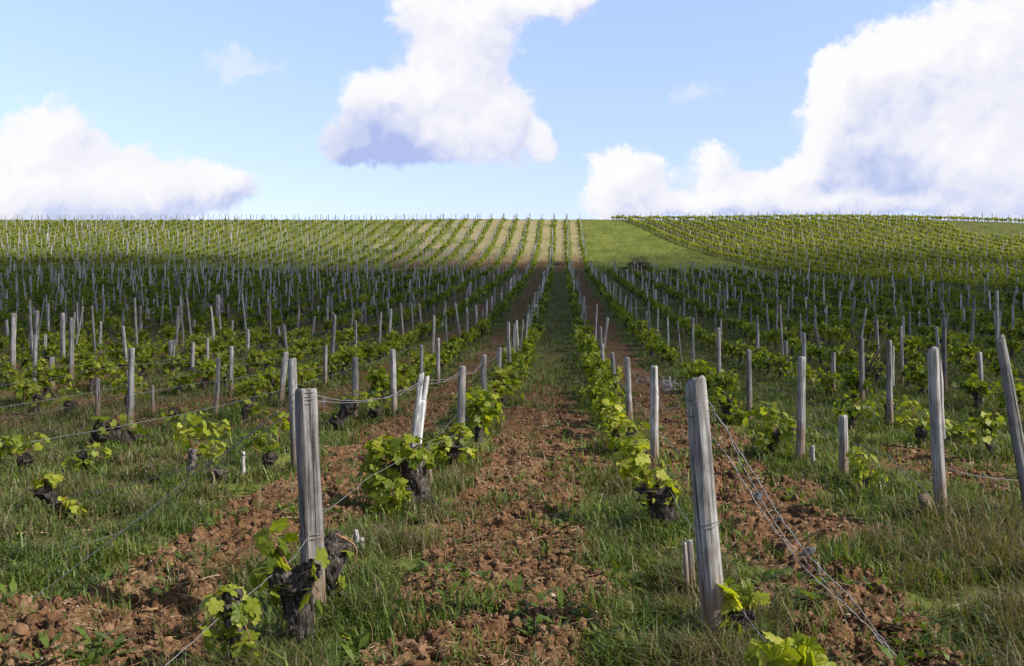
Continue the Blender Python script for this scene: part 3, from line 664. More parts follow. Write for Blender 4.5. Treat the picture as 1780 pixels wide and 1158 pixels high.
# ------------------------------------------------------------------ vines
def empty(name, loc):
    o = bpy.data.objects.new(name, None); COL.objects.link(o); o.location = loc; o.empty_display_size = .2; return o
vines = []
def cvine(bx, by, path, r0, blobs, label, row, tint=.6, heads=(), lev=0, bark=.5, canes=True, size=.088, t=None):
    """a near vine: base pixel on the ground, trunk path and leaf clusters given at that depth"""
    t = t or ground_depth(bx, by); b = at(bx, by, t); b[2] = float(Hfull(b[0:1], b[1:2])[0]); base = b.copy(); rg = np.random.default_rng(int(bx * 3 + by))
    e = empty('grapevine', base); tag(e, label, 'grapevine', 'grapevines in the rows')
    mb = MB(); pts = [b - [0, 0, .08]] + [at(x, y, t + dt) for x, y, dt in path]; P = spline(np.array(pts) - base, 34)
    q = np.linspace(0, 1, 34); rad = r0 * (1.25 - .45 * np.sin(np.clip(q * 1.25, 0, 1) * np.pi) + .12 * np.sin(q * 17 + bx) + .25 * sst(.75, 1, q))
    tube(mb, P, rad, 26, .30, int(bx), tint=bark, ridge=.34, twist=1.1)
    for i, (x, y, r, dt) in enumerate(heads):
        blob(mb, at(x, y, t + dt) - base, r, .55, int(x) + i, ICO3, bark * rg.uniform(.6, 1.4))
        for _ in range(4):
            nv = rg.normal(size=3); nv /= np.linalg.norm(nv); blob(mb, at(x, y, t + dt) - base + nv * r * .85, r * rg.uniform(.25, .45), .5, int(x) + _ * 9, ICO2, bark * rg.uniform(.5, 2))
    # peeling strips of bark
    for _ in range(46):
        i = rg.integers(3, 31); a = rg.uniform(0, 6.28); nrm = np.array([math.cos(a), math.sin(a), .1]); p0 = P[i] + nrm * rad[i] * 1.02
        up = P[min(i + 4, 33)] - P[i]; up /= np.linalg.norm(up) + 1e-9
        tube(mb, spline([p0, p0 + up * .025 + nrm * .006, p0 + up * .06 + nrm * rg.uniform(.0, .025)], 5), [.004, .006, .005, .004, .001], 4, tint=rg.uniform(.2, 1.2))
    link('trunk', mb.mesh('trunk', [M_BARK]), e)
    head = P[-1]
    ml, mc = MB(), MB(); nc = 0
    for (x, y, rx, ry, n, dt) in blobs:
        c = at(x, y, t + dt) - base; sx, sz = rx * t / F, ry * t / F; sd = (sx + sz) * .5
        if canes:
            m = max(1, n // 14)
            for _ in range(m):
                tip = c + rg.normal(size=3) * np.array([sx, sd, sz]) * .5; st = head + rg.normal(size=3) * r0 * .4
                tube(mc, spline([st, st * .5 + tip * .5 + rg.normal(size=3) * .03 + [0, 0, .03], tip], 9), np.linspace(.0065, .003, 9), 6, tint=rg.random()); nc += 1
        g = rg.normal(size=(n, 3)); g /= np.linalg.norm(g, axis=1, keepdims=True); g *= rg.uniform(.3, 1, (n, 1)) ** .5
        C = c + g * np.array([sx, sd, sz]); Nn = g * .8 + rg.normal(size=(n, 3)) * .45 + [0, -.15, .55]
        leaves(ml, C, Nn, rg.uniform(.38, 1.2, n) * size, LEAF[lev], np.clip(tint + rg.normal(0, .17, n), 0, 1), rg=rg)
    if nc: link('cane', mc.mesh('cane', [M_CANE]), e)
    if ml.n: link('foliage', ml.mesh('foliage', [M_LEAF], False), e)
    vines.append(dict(row=row, x=base[0], y=base[1])); return e
cvine(528, 1140, [(524, 1085, 0), (516, 1030, .02), (508, 1002, 0)], .068, [(480, 948, 26, 28, 14, -.05), (468, 1000, 24, 36, 18, .0), (488, 1030, 22, 22, 10, -.03), (550, 985, 10, 18, 5, -.08), (545, 1035, 14, 14, 4, -.12)], 'gnarled vine stump with a knobby fist head leaning on the squared post', 0, .66, [(490, 1005, .055, -.02), (520, 1010, .065, 0), (541, 992, .045, -.03), (482, 1014, .04, .0)], t=4.75, bark=.42, size=.075)
cvine(592, 1082, [(584, 1035, .02), (576, 985, .0), (582, 940, 0)], .058, [(604, 958, 12, 16, 6, 0), (596, 1020, 14, 14, 4, 0)], 'almost leafless grey vine stump just right of the squared post', 0, .72, [(580, 945, .058, 0), (590, 960, .04, .03)], bark=.6, size=.06, t=5.35)
cvine(412, 1200, [(414, 1150, 0), (408, 1090, .02), (400, 1045, 0)], .032, [(396, 1040, 34, 24, 15, 0), (420, 1068, 28, 28, 17, 0), (394, 1100, 28, 34, 18, 0), (425, 1128, 26, 22, 12, 0)], 'small leafy vine at the bottom left, wire running over its head', 0, .68, [(398, 1040, .028, 0), (415, 1032, .02, 0)], t=4.35, size=.07)
cvine(733, 892, [(728, 850, 0), (712, 815, .0), (698, 790, 0)], .105, [(664, 788, 36, 30, 60, -.1), (712, 780, 36, 24, 48, -.18), (656, 832, 28, 38, 58, -.1), (682, 862, 32, 38, 60, -.2), (664, 892, 28, 22, 36, -.15), (742, 800, 12, 16, 6, 0)], 'thick shaggy vine with big bright leaves in front of the white forked post', 0, .74, [(700, 798, .10, 0), (724, 812, .08, 0)], bark=.62, size=.085)
cvine(788, 822, [(786, 800, 0), (784, 775, 0)], .09, [(766, 772, 24, 22, 30, -.05), (800, 755, 22, 22, 22, 0), (812, 790, 14, 22, 14, 0), (770, 795, 20, 22, 20, -.1)], 'dark vine with leafy sides around the rough grey post', 0, .7, [(786, 778, .07, 0)], bark=.4, size=.092, lev=1)
cvine(1282, 1185, [(1285, 1140, 0), (1280, 1085, 0), (1278, 1060, 0)], .058, [(1262, 1035, 20, 20, 9, -.06), (1288, 1028, 28, 20, 12, 0), (1308, 1040, 16, 16, 6, 0), (1275, 1075, 16, 18, 6, -.05)], 'dark forked vine with a leaf tuft at the foot of the leaning post', 1, .74, [(1268, 1062, .04, 0), (1298, 1068, .036, 0)], t=4.85, bark=.3, size=.09)
cvine(1340, 1420, [(1345, 1330, 0), (1350, 1230, 0)], .036, [(1330, 1128, 40, 26, 14, -.05), (1372, 1130, 36, 30, 14, 0), (1350, 1165, 50, 30, 18, 0), (1402, 1150, 18, 24, 6, 0)], 'bright leafy vine cut off by the bottom edge at right', 1, .78, [], t=3.75, size=.105)
cvine(1152, 930, [(1152, 900, 0), (1146, 870, 0), (1142, 845, 0)], .105, [(1100, 800, 32, 40, 42, .1), (1135, 825, 34, 22, 24, -.05), (1165, 850, 18, 26, 16, -.05), (1095, 770, 26, 24, 26, .3), (1128, 862, 14, 14, 6, -.1)], 'thick dark stump with bright leaves on top, left of the leaning post', 1, .74, [(1145, 858, .09, 0), (1158, 895, .085, -.02)], bark=.34, size=.085)
cvine(1098, 800, [(1098, 775, 0), (1092, 750, 0)], .06, [(1075, 745, 30, 32, 40, 0), (1090, 775, 22, 22, 22, 0), (1065, 720, 24, 26, 30, .3)], 'leafy vine behind the dark stump beside the central grass path', 1, .72, [(1093, 752, .06, 0)], size=.092, lev=1)
cvine(112, 895, [(100, 880, 0), (85, 860, 0), (70, 852, 0)], .045, [(88, 835, 20, 12, 14, 0), (72, 838, 12, 10, 6, 0)], 'low dark stump lying in grass near the left edge, few leaves', -3, .7, [(72, 858, .04, 0), (86, 866, .04, 0)], bark=.15, size=.08, lev=1)
cvine(132, 905, [(120, 892, 0), (100, 878, 0)], .03, [(118, 878, 14, 8, 16, -.06), (135, 888, 12, 7, 14, -.06), (104, 868, 8, 6, 7, -.05)], 'fallen vine arm covered with a strip of yellow green leaves at left', -3, .95, [], bark=.15, size=.05, lev=1)
cvine(332, 846, [(332, 828, 0), (334, 805, 0), (340, 780, 0)], .036, [(330, 765, 28, 26, 30, 0), (368, 770, 24, 26, 20, .1), (345, 735, 34, 22, 24, .1), (312, 742, 16, 14, 10, 0), (385, 745, 20, 14, 10, .1)], 'vine with a pale whitish trunk and loose leaves at left', -2, .72, [], bark=1.9, size=.09, lev=1)
for (bx, by, lab, bl) in ((40, 830, 'low shoots with small leaves above grass at the left edge', [(20, 775, 30, 16, 26, 0), (55, 765, 34, 16, 30, 0), (10, 785, 16, 14, 12, 0)]), (140, 826, 'spreading low vine shoots between the fallen vine arm and sprawling stump', [(140, 800, 30, 14, 26, 0), (168, 785, 26, 12, 22, 0)]), (62, 722, 'dark vine with drooping leaves under the far left wires', [(40, 672, 20, 14, 20, 0), (64, 690, 22, 16, 20, 0)]), (118, 735, 'dark upright vine between the left wires, few leaves', [(122, 682, 20, 14, 18, 0), (112, 700, 14, 14, 10, 0)]), (466, 828, 'leafy vine low against the left side of the squared post', [(462, 770, 22, 24, 26, 0), (485, 735, 16, 26, 22, 0), (440, 760, 20, 14, 16, 0)]), (425, 742, 'leafy vine left of the grey post that leans right', [(428, 705, 24, 18, 30, 0), (450, 715, 20, 16, 20, 0)]), (300, 748, 'leafy low vine right of the thin short stake', [(300, 715, 26, 18, 30, 0), (322, 725, 20, 14, 18, 0)])):
    cvine(bx, by, [(bx, by - 18, 0), (bx + 4, by - 34, 0)], .05, bl, lab, -3, .66, [(bx + 4, by - 34, .05, 0)], bark=.4, size=.075, lev=1)
cvine(372, 850, [(376, 832, 0), (384, 822, 0)], .055, [], 'bare grey vine stump in the grass left of the squared post', -2, .6, [(382, 826, .05, 0), (368, 836, .045, 0)], bark=.75)
cvine(248, 780, [(235, 768, 0), (205, 762, 0), (170, 748, 0)], .10, [(178, 738, 22, 20, 24, -.1), (222, 735, 18, 16, 16, 0), (250, 750, 18, 14, 12, 0), (160, 745, 10, 10, 8, 0)], 'broad dark sprawling stump at the foot of the tall pale post', -3, .62, [(180, 758, .13, 0), (215, 768, .12, 0), (250, 772, .10, .1)], bark=.28, size=.085, lev=1)
cvine(592, 752, [(590, 735, 0), (600, 715, 0), (612, 700, 0)], .075, [(585, 720, 16, 12, 12, 0), (620, 690, 26, 14, 18, 0), (640, 700, 20, 14, 14, 0)], 'twisted dark vine by the dark rough post in the second row', -1, .66, [(584, 730, .08, 0), (610, 702, .07, 0)], bark=.4, size=.09, lev=1)
cvine(640, 738, [(646, 722, 0), (655, 712, 0)], .065, [(648, 695, 26, 20, 26, 0), (665, 690, 16, 14, 12, .1), (615, 742, 16, 12, 10, -.1)], 'leaning vine right of the dark rough post in the second row', -1, .66, [(652, 715, .06, 0)], bark=.35, size=.09, lev=1)
cvine(1335, 800, [(1338, 775, 0), (1345, 750, 0)], .06, [(1325, 725, 28, 26, 40, 0), (1355, 735, 28, 32, 44, 0), (1330, 770, 22, 30, 34, -.05), (1370, 765, 18, 30, 26, -.1)], 'full round leafy vine just left of the tall straight post', 2, .64, [(1345, 755, .06, 0), (1375, 750, .045, 0)], size=.09, lev=1, bark=.6)
cvine(1265, 740, [(1262, 715, 0), (1258, 695, 0)], .07, [(1250, 690, 30, 24, 40, 0), (1275, 715, 28, 26, 40, 0), (1290, 730, 20, 18, 20, 0)], 'leafy vine right behind the top of the leaning front post', 2, .62, [(1258, 700, .07, 0)], size=.09, lev=1, bark=.5)
cvine(1512, 862, [(1512, 850, 0), (1508, 835, 0)], .02, [(1500, 795, 26, 18, 22, 0), (1515, 835, 30, 22, 40, 0), (1490, 825, 16, 16, 12, 0)], 'low bright green sprout bush right of the lichen topped stump', 2, .74, [], size=.07, lev=1)
for (bx, by, lab) in ((1478, 752, 'leafy vine behind the lichen topped stump in the third right row'), (1540, 742, 'leafy vine left of the grey forked looking post in third right row')):
    cvine(bx, by, [(bx + 4, by - 20, 0), (bx + 8, by - 36, 0)], .05, [(bx - 8, by - 48, 30, 18, 40, 0), (bx + 28, by - 40, 26, 16, 26, .1)], lab, 3, .6, [(bx + 8, by - 38, .05, 0)], size=.085, lev=1, bark=.3)
cvine(1600, 782, [(1602, 765, 0), (1600, 750, 0)], .05, [(1592, 720, 28, 24, 44, 0), (1625, 735, 24, 22, 30, 0), (1580, 745, 14, 20, 16, 0)], 'bright leafy vine behind the tall twisted post', 3, .68, [(1600, 748, .05, 0)], size=.09, lev=1, bark=.5)
cvine(1736, 806, [(1722, 780, 0), (1716, 762, 0), (1714, 745, 0)], .03, [(1700, 742, 34, 20, 40, 0), (1725, 730, 30, 16, 30, 0), (1685, 760, 18, 14, 14, 0)], 'vine with a thin slanting forked trunk at right', 3, .58, [(1716, 748, .045, 0)], size=.085, lev=1, bark=.5)
cvine(1680, 775, [(1674, 760, 0), (1668, 748, 0)], .045, [(1650, 745, 24, 16, 22, 0), (1672, 752, 20, 14, 16, 0)], 'dark low vine between twisted post and slanting forked vine', 3, .5, [(1668, 752, .05, 0)], size=.085, lev=1, bark=.3)

# prototypes for the vines further back
def proto_vine(seed):
    rg = np.random.default_rng(seed); mb, ml, mc = MB(), MB(), MB()
    h = rg.uniform(.28, .4); lean = rg.normal(0, .07, 2)
    P = spline([(0, 0, -.08), (lean[0] * .3, lean[1] * .3, h * .45), (lean[0], lean[1], h)], 10)
    tube(mb, P, .055 * (1.1 - .3 * np.sin(np.linspace(0, 1, 10) * 3.1)) * rg.uniform(.8, 1.2), 10, .3, seed, ridge=.25, twist=1, tint=rg.uniform(.3, .6))
    blob(mb, P[-1], .075, .5, seed, ICO2, .4)
    for s in (-1, 1): tube(mb, spline([P[-1], P[-1] + [rg.normal(0, .05), s * .13, .05], P[-1] + [rg.normal(0, .06), s * .27, .07]], 6), np.linspace(.035, .02, 6), 7, .3, seed + 2, tint=.4)
    C, Nn = [], []
    for _ in range(20):
        s = P[-1] + [rg.normal(0, .05), rg.uniform(-.34, .34), .06]; d = np.array([rg.normal(0, .5), rg.normal(0, .5), rg.uniform(-.45, .62)]); d /= np.linalg.norm(d); L = rg.uniform(.12, .34)
        Q = spline([s, s + d * L * .5, s + d * L * .9 + [0, 0, -.05]], 6); tube(mc, Q, np.linspace(.006, .003, 6), 5, tint=rg.random())
        for j in range(9):
            q = Q[min(5, 1 + j * 5 // 9)] + rg.normal(0, .05, 3); C.append(q); Nn.append(rg.normal(0, .6, 3) + [0, 0, .7] + d * .4)
    n = len(C); leaves(ml, np.array(C), np.array(Nn), rg.uniform(.06, .11, n), LEAF[1], np.clip(.60 + rg.normal(0, .2, n), 0, 1), rg=rg)
    return mb.mesh('trunk', [M_BARK]), ml.mesh('foliage', [M_LEAF], False), mc.mesh('cane', [M_CANE])
VP = [proto_vine(300 + i) for i in range(10)]
VSTART = {0: 12.4, 1: 11.8, -1: 17.5, -2: 16.5, -3: 16.5, -4: 13, -5: 15, -6: 17, 2: 17.5, 3: 17.6, 4: 14.5, 5: 15}
vs = []
vr = np.random.default_rng(9)
for k in range(-56, 14):
    y = VSTART.get(k, 15 if k < 0 else 17)
    while y < 171:
        x = rowx(k) + vr.normal(0, .07) + (.16 if k <= 0 else -.2)
        if (field1(np.array(x), np.array(y)) or (111 < y < 163 and x < 3.1)) and not (104 < y < 111) and in_view(x, y, 90) and vr.random() < (.95 if y < 100 else .9):
            vs.append((x, y, k, vr.uniform(.8, 1.15) * (1 if y < 105 else .72)))
        y += 1.24 + vr.normal(0, .15)
for i in range(0, 54):
    for s_ in np.arange(-112, 34, .85):
        p = F3A + F3N * (i * 2.8 + vr.normal(0, .08)) + F3DIR * (s_ + vr.uniform(-.2, .2))
        if in_view(p[0], p[1], 90) and 60 < p[1] < 173 and not (p[0] > 59 and p[1] > 144 and p[1] < 165): vs.append((p[0], p[1], None, vr.uniform(1.0, 1.3)))
vs.sort(key=lambda v: math.hypot(v[0], v[1]) / 1.0)
nv = MAXI - len(vines) - 1
near_v = [v for v in vs if v[2] is not None][:nv]; ns = set(id(v) for v in near_v); rest_v = [v for v in vs if id(v) not in ns]
cnt = {}
for v in vines: cnt[v['row']] = cnt.get(v['row'], 0) + 1
rows_n = {}
for x, y, k, s in sorted(near_v, key=lambda v: v[1]):
    rows_n[k] = rows_n.get(k, cnt.get(k, 0)) + 1; i = random.randrange(len(VP)); tm, fm, cm = VP[i]
    e = empty('grapevine', (x, y, float(Hfull(np.array([x]), np.array([y]))[0]))); e.rotation_euler = (0, 0, random.choice((0, math.pi)) + random.uniform(-.3, .3)); e.scale = (s, s, s * random.uniform(.9, 1.15))
    tag(e, 'leafy vine, %s from the front in the %s' % (ordinal(rows_n[k]), rowname(k)), 'grapevine', 'grapevines in the rows')
    link('trunk', tm, e); link('foliage', fm, e)
    if y < 24: link('cane', cm, e)
# the rest of the vines, hundreds of metres of rows, as one mass
mb = MB(); A = np.array([v[:2] for v in rest_v]); S = np.array([v[3] for v in rest_v]); Z = Hfull(A[:, 0], A[:, 1]); D = np.hypot(A[:, 0], A[:, 1])
isf3 = np.array([v[2] is None for v in rest_v])
for lo, hi, n, sz in ((0, 45, 74, .092), (45, 80, 52, .125), (80, 400, 32, .16)):
    m = (D >= lo) & (D < hi); B = np.column_stack([A[m], Z[m]]); s = S[m]; M_ = len(B)
    if not M_: continue
    g = rng.normal(size=(M_, n, 3)); g = g / np.linalg.norm(g, axis=2, keepdims=True) * rng.uniform(.25, 1, (M_, n, 1)) ** .6
    g = g * np.array([.24, .45, .20]) * s[:, None, None]; g[:, :, 2] += (.46 * s)[:, None] + rng.normal(0, .05, (M_, n))
    C = (B[:, None] + g).reshape(-1, 3); Nn = g.reshape(-1, 3) * [2, 1, 1] * .8 + rng.normal(0, .5, (M_ * n, 3)) + [0, -.1, .4]
    ti = np.repeat(np.clip(.52 + .34 * isf3[m] + .24 * (B[:, 1] > 106) * ~isf3[m] + .12 * rng.normal(size=M_), 0, 1), n) + rng.normal(0, .15, M_ * n)
    leaves(mb, C, Nn, rng.uniform(.7, 1.3, M_ * n) * sz, LFAR, np.clip(ti, 0, 1))
ang = np.arange(4) * np.pi / 2
for (x, y), z, s in zip(A, Z, S):
    ox, oy = rng.normal(0, .06, 2); c, sn = np.cos(ang) * .045, np.sin(ang) * .045
    V = np.vstack([np.column_stack([x + c, y + sn, np.full(4, z - .08)]), np.column_stack([x + ox + c, y + oy + sn, np.full(4, z + .5 * s)])])
    mb.add(V, np.array([[0, 1, 5, 4], [1, 2, 6, 5], [2, 3, 7, 6], [3, 0, 4, 7]]), .35, 1)
tag(link('far_vines', mb.mesh('far_vines', [M_LEAF, M_BARK], False)), 'rows of small green vines covering the far hillside', 'vines', kind='stuff')

# ------------------------------------------------------------------ wires
def wire(pts, label, r=.0032, sag=0., n=None, group='trellis wires', name='trellis_wire', kinks=.0):
    P = []; pts = [np.asarray(p, float) for p in pts]
    for a, b in zip(pts[:-1], pts[1:]):
        L = np.linalg.norm(b - a); m = 14
        t = np.linspace(0, 1, m)[:-1, None]; q = a * (1 - t) + b * t; q[:, 2] -= (4 * sag * L * t * (1 - t))[:, 0]; P.append(q)
    P = np.vstack(P + [pts[-1][None]]); P[1:-1] += rng.normal(0, kinks or .002, P[1:-1].shape)
    mb = MB(); tube(mb, P, r * .72, 6, tint=.35)
    return tag(link(name, mb.mesh(name, [M_WIRE])), label, 'wire', group)
def ptop(p, f=.97): return p['base'] + p['vec'] * f
wA, wB = depth(PA['base']), depth(PB['base'])
gz = lambda px, py, dz=0.: at(px, py, ground_depth(px, py)) + np.array([0, 0, dz])
wire([ptop(PA, .98) + [-.05, -.05, 0], at(380, 795, 6.0), gz(112, 862)], 'upper guy wire from the squared post down to the left grass', .0034, .01)
wire([ptop(PA, .95) + [-.055, -.05, 0], at(330, 830, 5.5), gz(4, 1078)], 'guy wire from the squared post to the lower left corner', .0034, .012)
wire([ptop(PA, .92) + [-.055, -.05, 0], at(325, 845, 6.3), at(210, 925, 6.6), gz(-60, 1010)], 'lowest guy wire from the squared post, leaving the left edge', .003, .008)
wire([ptop(PA, .97) + [.04, .05, 0], ptop(PW, .97), ptop(P4, .96), ptop(P5, .96), ptop(P6, .96), ptop(P7, .96)], 'upper wire from the squared post through the white forked post', .0034, .028, kinks=.005)
wire([ptop(PA, .945) + [.04, .05, 0], ptop(PW, .93), ptop(P4, .93), ptop(P5, .9)], 'second wire just under the top wire beside the white forked post', .0034, .018, kinks=.005)
wire([at(260, 1180, 3.9), at(395, 1062, 4.35), at(515, 965, 4.9), at(560, 893, 5.4), at(640, 830, 7.2), at(722, 785, 8.4), at(800, 752, 10.5)], 'low wire rising from the bottom left past the knobby vine', .0028, .004)
wire([ptop(PB, .93) + [.05, 0, 0], at(1290, 790, 4.9), at(1345, 880, 4.8), at(1400, 962, 4.7), at(1480, 1040, 4.6), gz(1578, 1165)], 'right guy wire from the leaning post with rusty twisted knots', .004, .006, kinks=.0028)
wire([ptop(PB, .80) + [.05, 0, 0], at(1262, 790, 5.0), at(1325, 890, 4.9), at(1400, 990, 4.7), at(1510, 1090, 4.6), gz(1570, 1170)], 'left guy wire from the leaning post towards the lower right', .004, .004, kinks=.0028)
wire([ptop(PB, .90) + [.05, 0, .0], at(1262, 742, 4.95), at(1285, 800, 4.9), at(1360, 930, 4.75), at(1480, 1060, 4.6), gz(1584, 1168)], 'middle guy wire from the leaning post bending around the others', .0035, .006, kinks=.003)
wire([at(1160, 845, 7.6), at(1215, 935, 5.05), at(1278, 1045, 4.85), at(1330, 1115, 4.2)], 'low wire passing in front of the leaning post', .0034, .004)
wire([ptop(PB, .95) - [.04, 0, 0], ptop(R1, .86), ptop(R2_, .93), ptop(R3_, .93)], 'upper wire running back from the leaning post along its row', .0032, .03, kinks=.006)
# knots of old wire
def knot(c, r, n, label, seed, turns=3):
    rg = np.random.default_rng(seed); mb = MB()
    for _ in range(n):
        t = np.linspace(0, 2 * np.pi * turns, 40); ph = rg.uniform(0, 6.28, 3); m_ = rg.uniform(.3, 1.1, 3); P = np.column_stack([r[0] * np.sin(t * rg.uniform(.2, .7) + ph[0]), r[1] * np.sin(t * rg.uniform(.7, 1.2) + ph[1]), r[2] * np.cos(t + ph[2])]) * m_ + rg.normal(0, .3, 3) * np.array(r); tube(mb, P, .0016, 5, tint=rg.uniform(.1, .7))
    return tag(link('wire_tangle', mb.mesh('wire_tangle', [M_WIRE]), loc=c), label, 'wire', 'tangles of old wire')
knot(at(1163, 672, 5.9), (.06, .03, .035), 4, 'tangle of loose wire between the leaning post and flat topped post', 1)
knot(at(1115, 662, 10.8), (.1, .04, .05), 3, 'tangle of curled wire left of the flat topped post', 2)
knot(at(562, 700, 6.0), (.012, .02, .045), 2, 'small loop of wire hanging right of the squared post top', 3, 1)
knot(at(1321, 860, 4.83), (.022, .016, .02), 4, 'upper clump of knotted wire on the right guy wires', 4)
knot(at(1354, 902, 4.78), (.013, .012, .012), 3, 'middle small clump of knotted wire on the right guy wires', 5)
knot(at(1405, 958, 4.7), (.032, .018, .02), 4, 'lower large clump of knotted wire on the right guy wires', 6)
# wires along the rows further back
for k, lev_, lab in ((0, .55, 'low'), (-1, .8, 'middle'), (-2, .8, 'middle'), (-3, .75, 'middle'), (-4, .8, 'middle'), (1, .55, 'low'), (2, .6, 'low')):
    ys = np.arange({0: 8.6, 1: 8}.get(k, 13 if k < 0 else 11.4), 40, 2.7); P = [np.array([rowx(k), y, float(Hbase(rowx(k), y)) + lev_ + rng.normal(0, .02)]) for y in ys]
    if k in (-1, -2, -3): P = [np.array([rowx(k) - .3, 6.5 if lab != 'low' else 8, float(Hbase(rowx(k), 7)) + lev_])] + P
    wire(P, '%s trellis wire along the %s' % (lab, rowname(k)), .0026, .008)
wire([at(0, 727, 13.5), at(120, 708, 14), at(228, 686, 14.2), at(330, 668, 15), at(440, 652, 16.5), at(600, 632, 20)], 'slanting wire crossing the tall pale post at left', .0036, .006)
wire([at(-10, 650, 19), at(110, 634, 20), at(330, 630, 22), at(600, 600, 30)], 'higher wire crossing the posts near the left edge', .0036, .006)
wire([at(1398, 735, 11.3), at(1480, 768, 9.9), at(1545, 792, 9.2), at(1600, 845, 8.2), at(1625, 872, 7.9)], 'bent wire from the lichen topped stump down to the twisted post', .0042, .008, kinks=.004)
wire([at(1640, 812, 8.0), at(1700, 828, 8), at(1790, 836, 8.1)], 'slack wire from the twisted post to the right edge post', .0036, .01)

# tufts left standing against posts and trunks
mb = MB(); C_ = np.array([p['base'][:2] for p in posts if p['custom']] + [[v['x'], v['y']] for v in vines])
xy = np.repeat(C_, 90, 0); a_ = rng.uniform(0, 6.283, len(xy)); q_ = rng.uniform(.035, .20, len(xy)); xy = xy + np.column_stack([np.cos(a_), np.sin(a_)]) * q_[:, None]
dd = np.hypot(xy[:, 0], xy[:, 1]); nb_ = len(xy)
blades(mb, xy, Hfull(xy[:, 0], xy[:, 1]), rng.uniform(.05, .2, nb_), (.0018 + .00045 * dd) * rng.uniform(.7, 1.3, nb_), rng.uniform(.1, 1, nb_), np.where(rng.random(nb_) < .3, rng.uniform(0, .3, nb_), rng.uniform(.4, .95, nb_)))
tag(link('grass', mb.mesh('grass', [M_GRASS], False)), 'grass tufts against the feet of posts and vines', 'grass', kind='stuff')

# ------------------------------------------------------------------ flowers, stones, brush piles
def flower(px, py, r, label, petals=11):
    r *= 1.35
    t = ground_depth(px, py + 6); p = at(px, py, t); g = float(Hfull(p[0:1], p[1:2])[0]); base = np.array([p[0], p[1], g]); hgt = max(.03, p[2] - g)
    e = empty('yellow_flower', base); tag(e, label, 'flower', 'yellow flowers in the grass')
    mb = MB(); tube(mb, spline([(0, 0, -.02), (.004, .003, hgt * .5), (0, 0, hgt)], 6), .0018, 5, tint=.7); link('stem', mb.mesh('stem', [M_GRASS]), e)
    mb = MB(); tl = rng.normal(0, .2, 2) + [0, -.45]
    for j in range(2):
        for i in range(petals):
            a = i / petals * 6.283 + j * .3; rr = r * (1 - .25 * j); ca, sa = math.cos(a), math.sin(a); w = rr * .2; z1 = .25 * rr + .2 * j * rr
            q = lambda l, ww, z: np.array([ca * l - sa * ww, sa * l + ca * ww, hgt + z + (ca * tl[0] + sa * tl[1]) * l])
            mb.add([q(.08 * rr, -w * .4, .1 * rr), q(.08 * rr, w * .4, .1 * rr), q(.75 * rr, w, z1), q(rr, 0, z1 * .8), q(.75 * rr, -w, z1)], np.array([[0, 1, 2, 3, 4]]), rng.random())
    link('flower_head', mb.mesh('flower_head', [M_PETAL], False), e)
for px, py, r, lab in ((303, 1000, .018, 'yellow flower on the left soil strip, right one of a pair'), (293, 996, .013, 'yellow flower on the left soil strip, smaller left one of a pair'), (216, 1054, .015, 'yellow flower alone on bare soil at lower left'), (210, 1046, .011, 'tiny yellow flower just above the lone flower at lower left'),
        (394, 958, .011, 'small yellow flower left of the knobby vine leaves'), (592, 1100, .014, 'yellow flower at the right foot of the squared post'), (601, 1128, .014, 'yellow flower below the one at the squared post foot'), (625, 1068, .015, 'yellow flower in grass below the pair of stake stubs'), (512, 1150, .013, 'yellow flower at the bottom edge under the knobby vine'),
        (1095, 1014, .017, 'yellow flower right of the central soil, left one of a pair'), (1107, 1011, .016, 'yellow flower right of the central soil, right one of a pair'), (721, 1070, .014, 'yellow flower alone in the central soil at lower left of the path'), (698, 1153, .016, 'yellow flower on soil at the bottom edge of the path'), (382, 1146, .013, 'yellow flower at the bottom edge beside the small leafy vine'), (760, 843, .018, 'yellow flower beside the grey stake stub'), (754, 850, .014, 'smaller yellow flower just under the one by the grey stub')):
    flower(px, py, r, lab)
for px, py, r, lab in ((1552, 1135, .026, 'pale round stone at the lower right end of guy wires'), (1566, 1140, .018, 'small pale stone right of the round stone at guy wires'), (1548, 1150, .016, 'small pale stone below the round stone at guy wires'), (960, 1043, .02, 'pale flat stone in the central soil')):
    t = ground_depth(px, py); p = at(px, py, t); p[2] = float(Hfull(p[0:1], p[1:2])[0]) + r * .3
    mb = MB(); blob(mb, (0, 0, 0), r, .3, px, ICO2, sc=(1.1, .9, .7)); tag(link('stone', mb.mesh('stone', [M_STONE]), loc=p), lab, 'stone', 'pale stones on the soil')
def brush(px, py, w, h, n, label, name='brush_pile', leaf=0):
    t = ground_depth(px, py); p = at(px, py, t); p[2] = float(Hbase(p[0], p[1])); rg = np.random.default_rng(px); mb = MB()
    for _ in range(n):
        c = np.clip(rg.normal(0, .42, 3), -1, 1); c = np.array([c[0] * w, c[1] * w * .8, abs(c[2]) * h * max(.1, 1 - c[0] ** 2)]); d = rg.normal(size=3) * [1, 1, .3]; d /= np.linalg.norm(d); L = rg.uniform(.4, 1.1)
        tube(mb, spline([c - d * L / 2, c + rg.normal(0, .06, 3), c + d * L / 2], 5), np.linspace(.022, .008, 5), 4, tint=rg.random())
    o = link(name, mb.mesh(name, [M_TWIG]), loc=p); return tag(o, label, 'brush pile')
brush(1110, 468, 1.9, 1.25, 420, 'dark heap of cut vine twigs beside the grass track')
brush(968, 461, .55, .5, 60, 'small dark clump of twigs on the track between two plots')
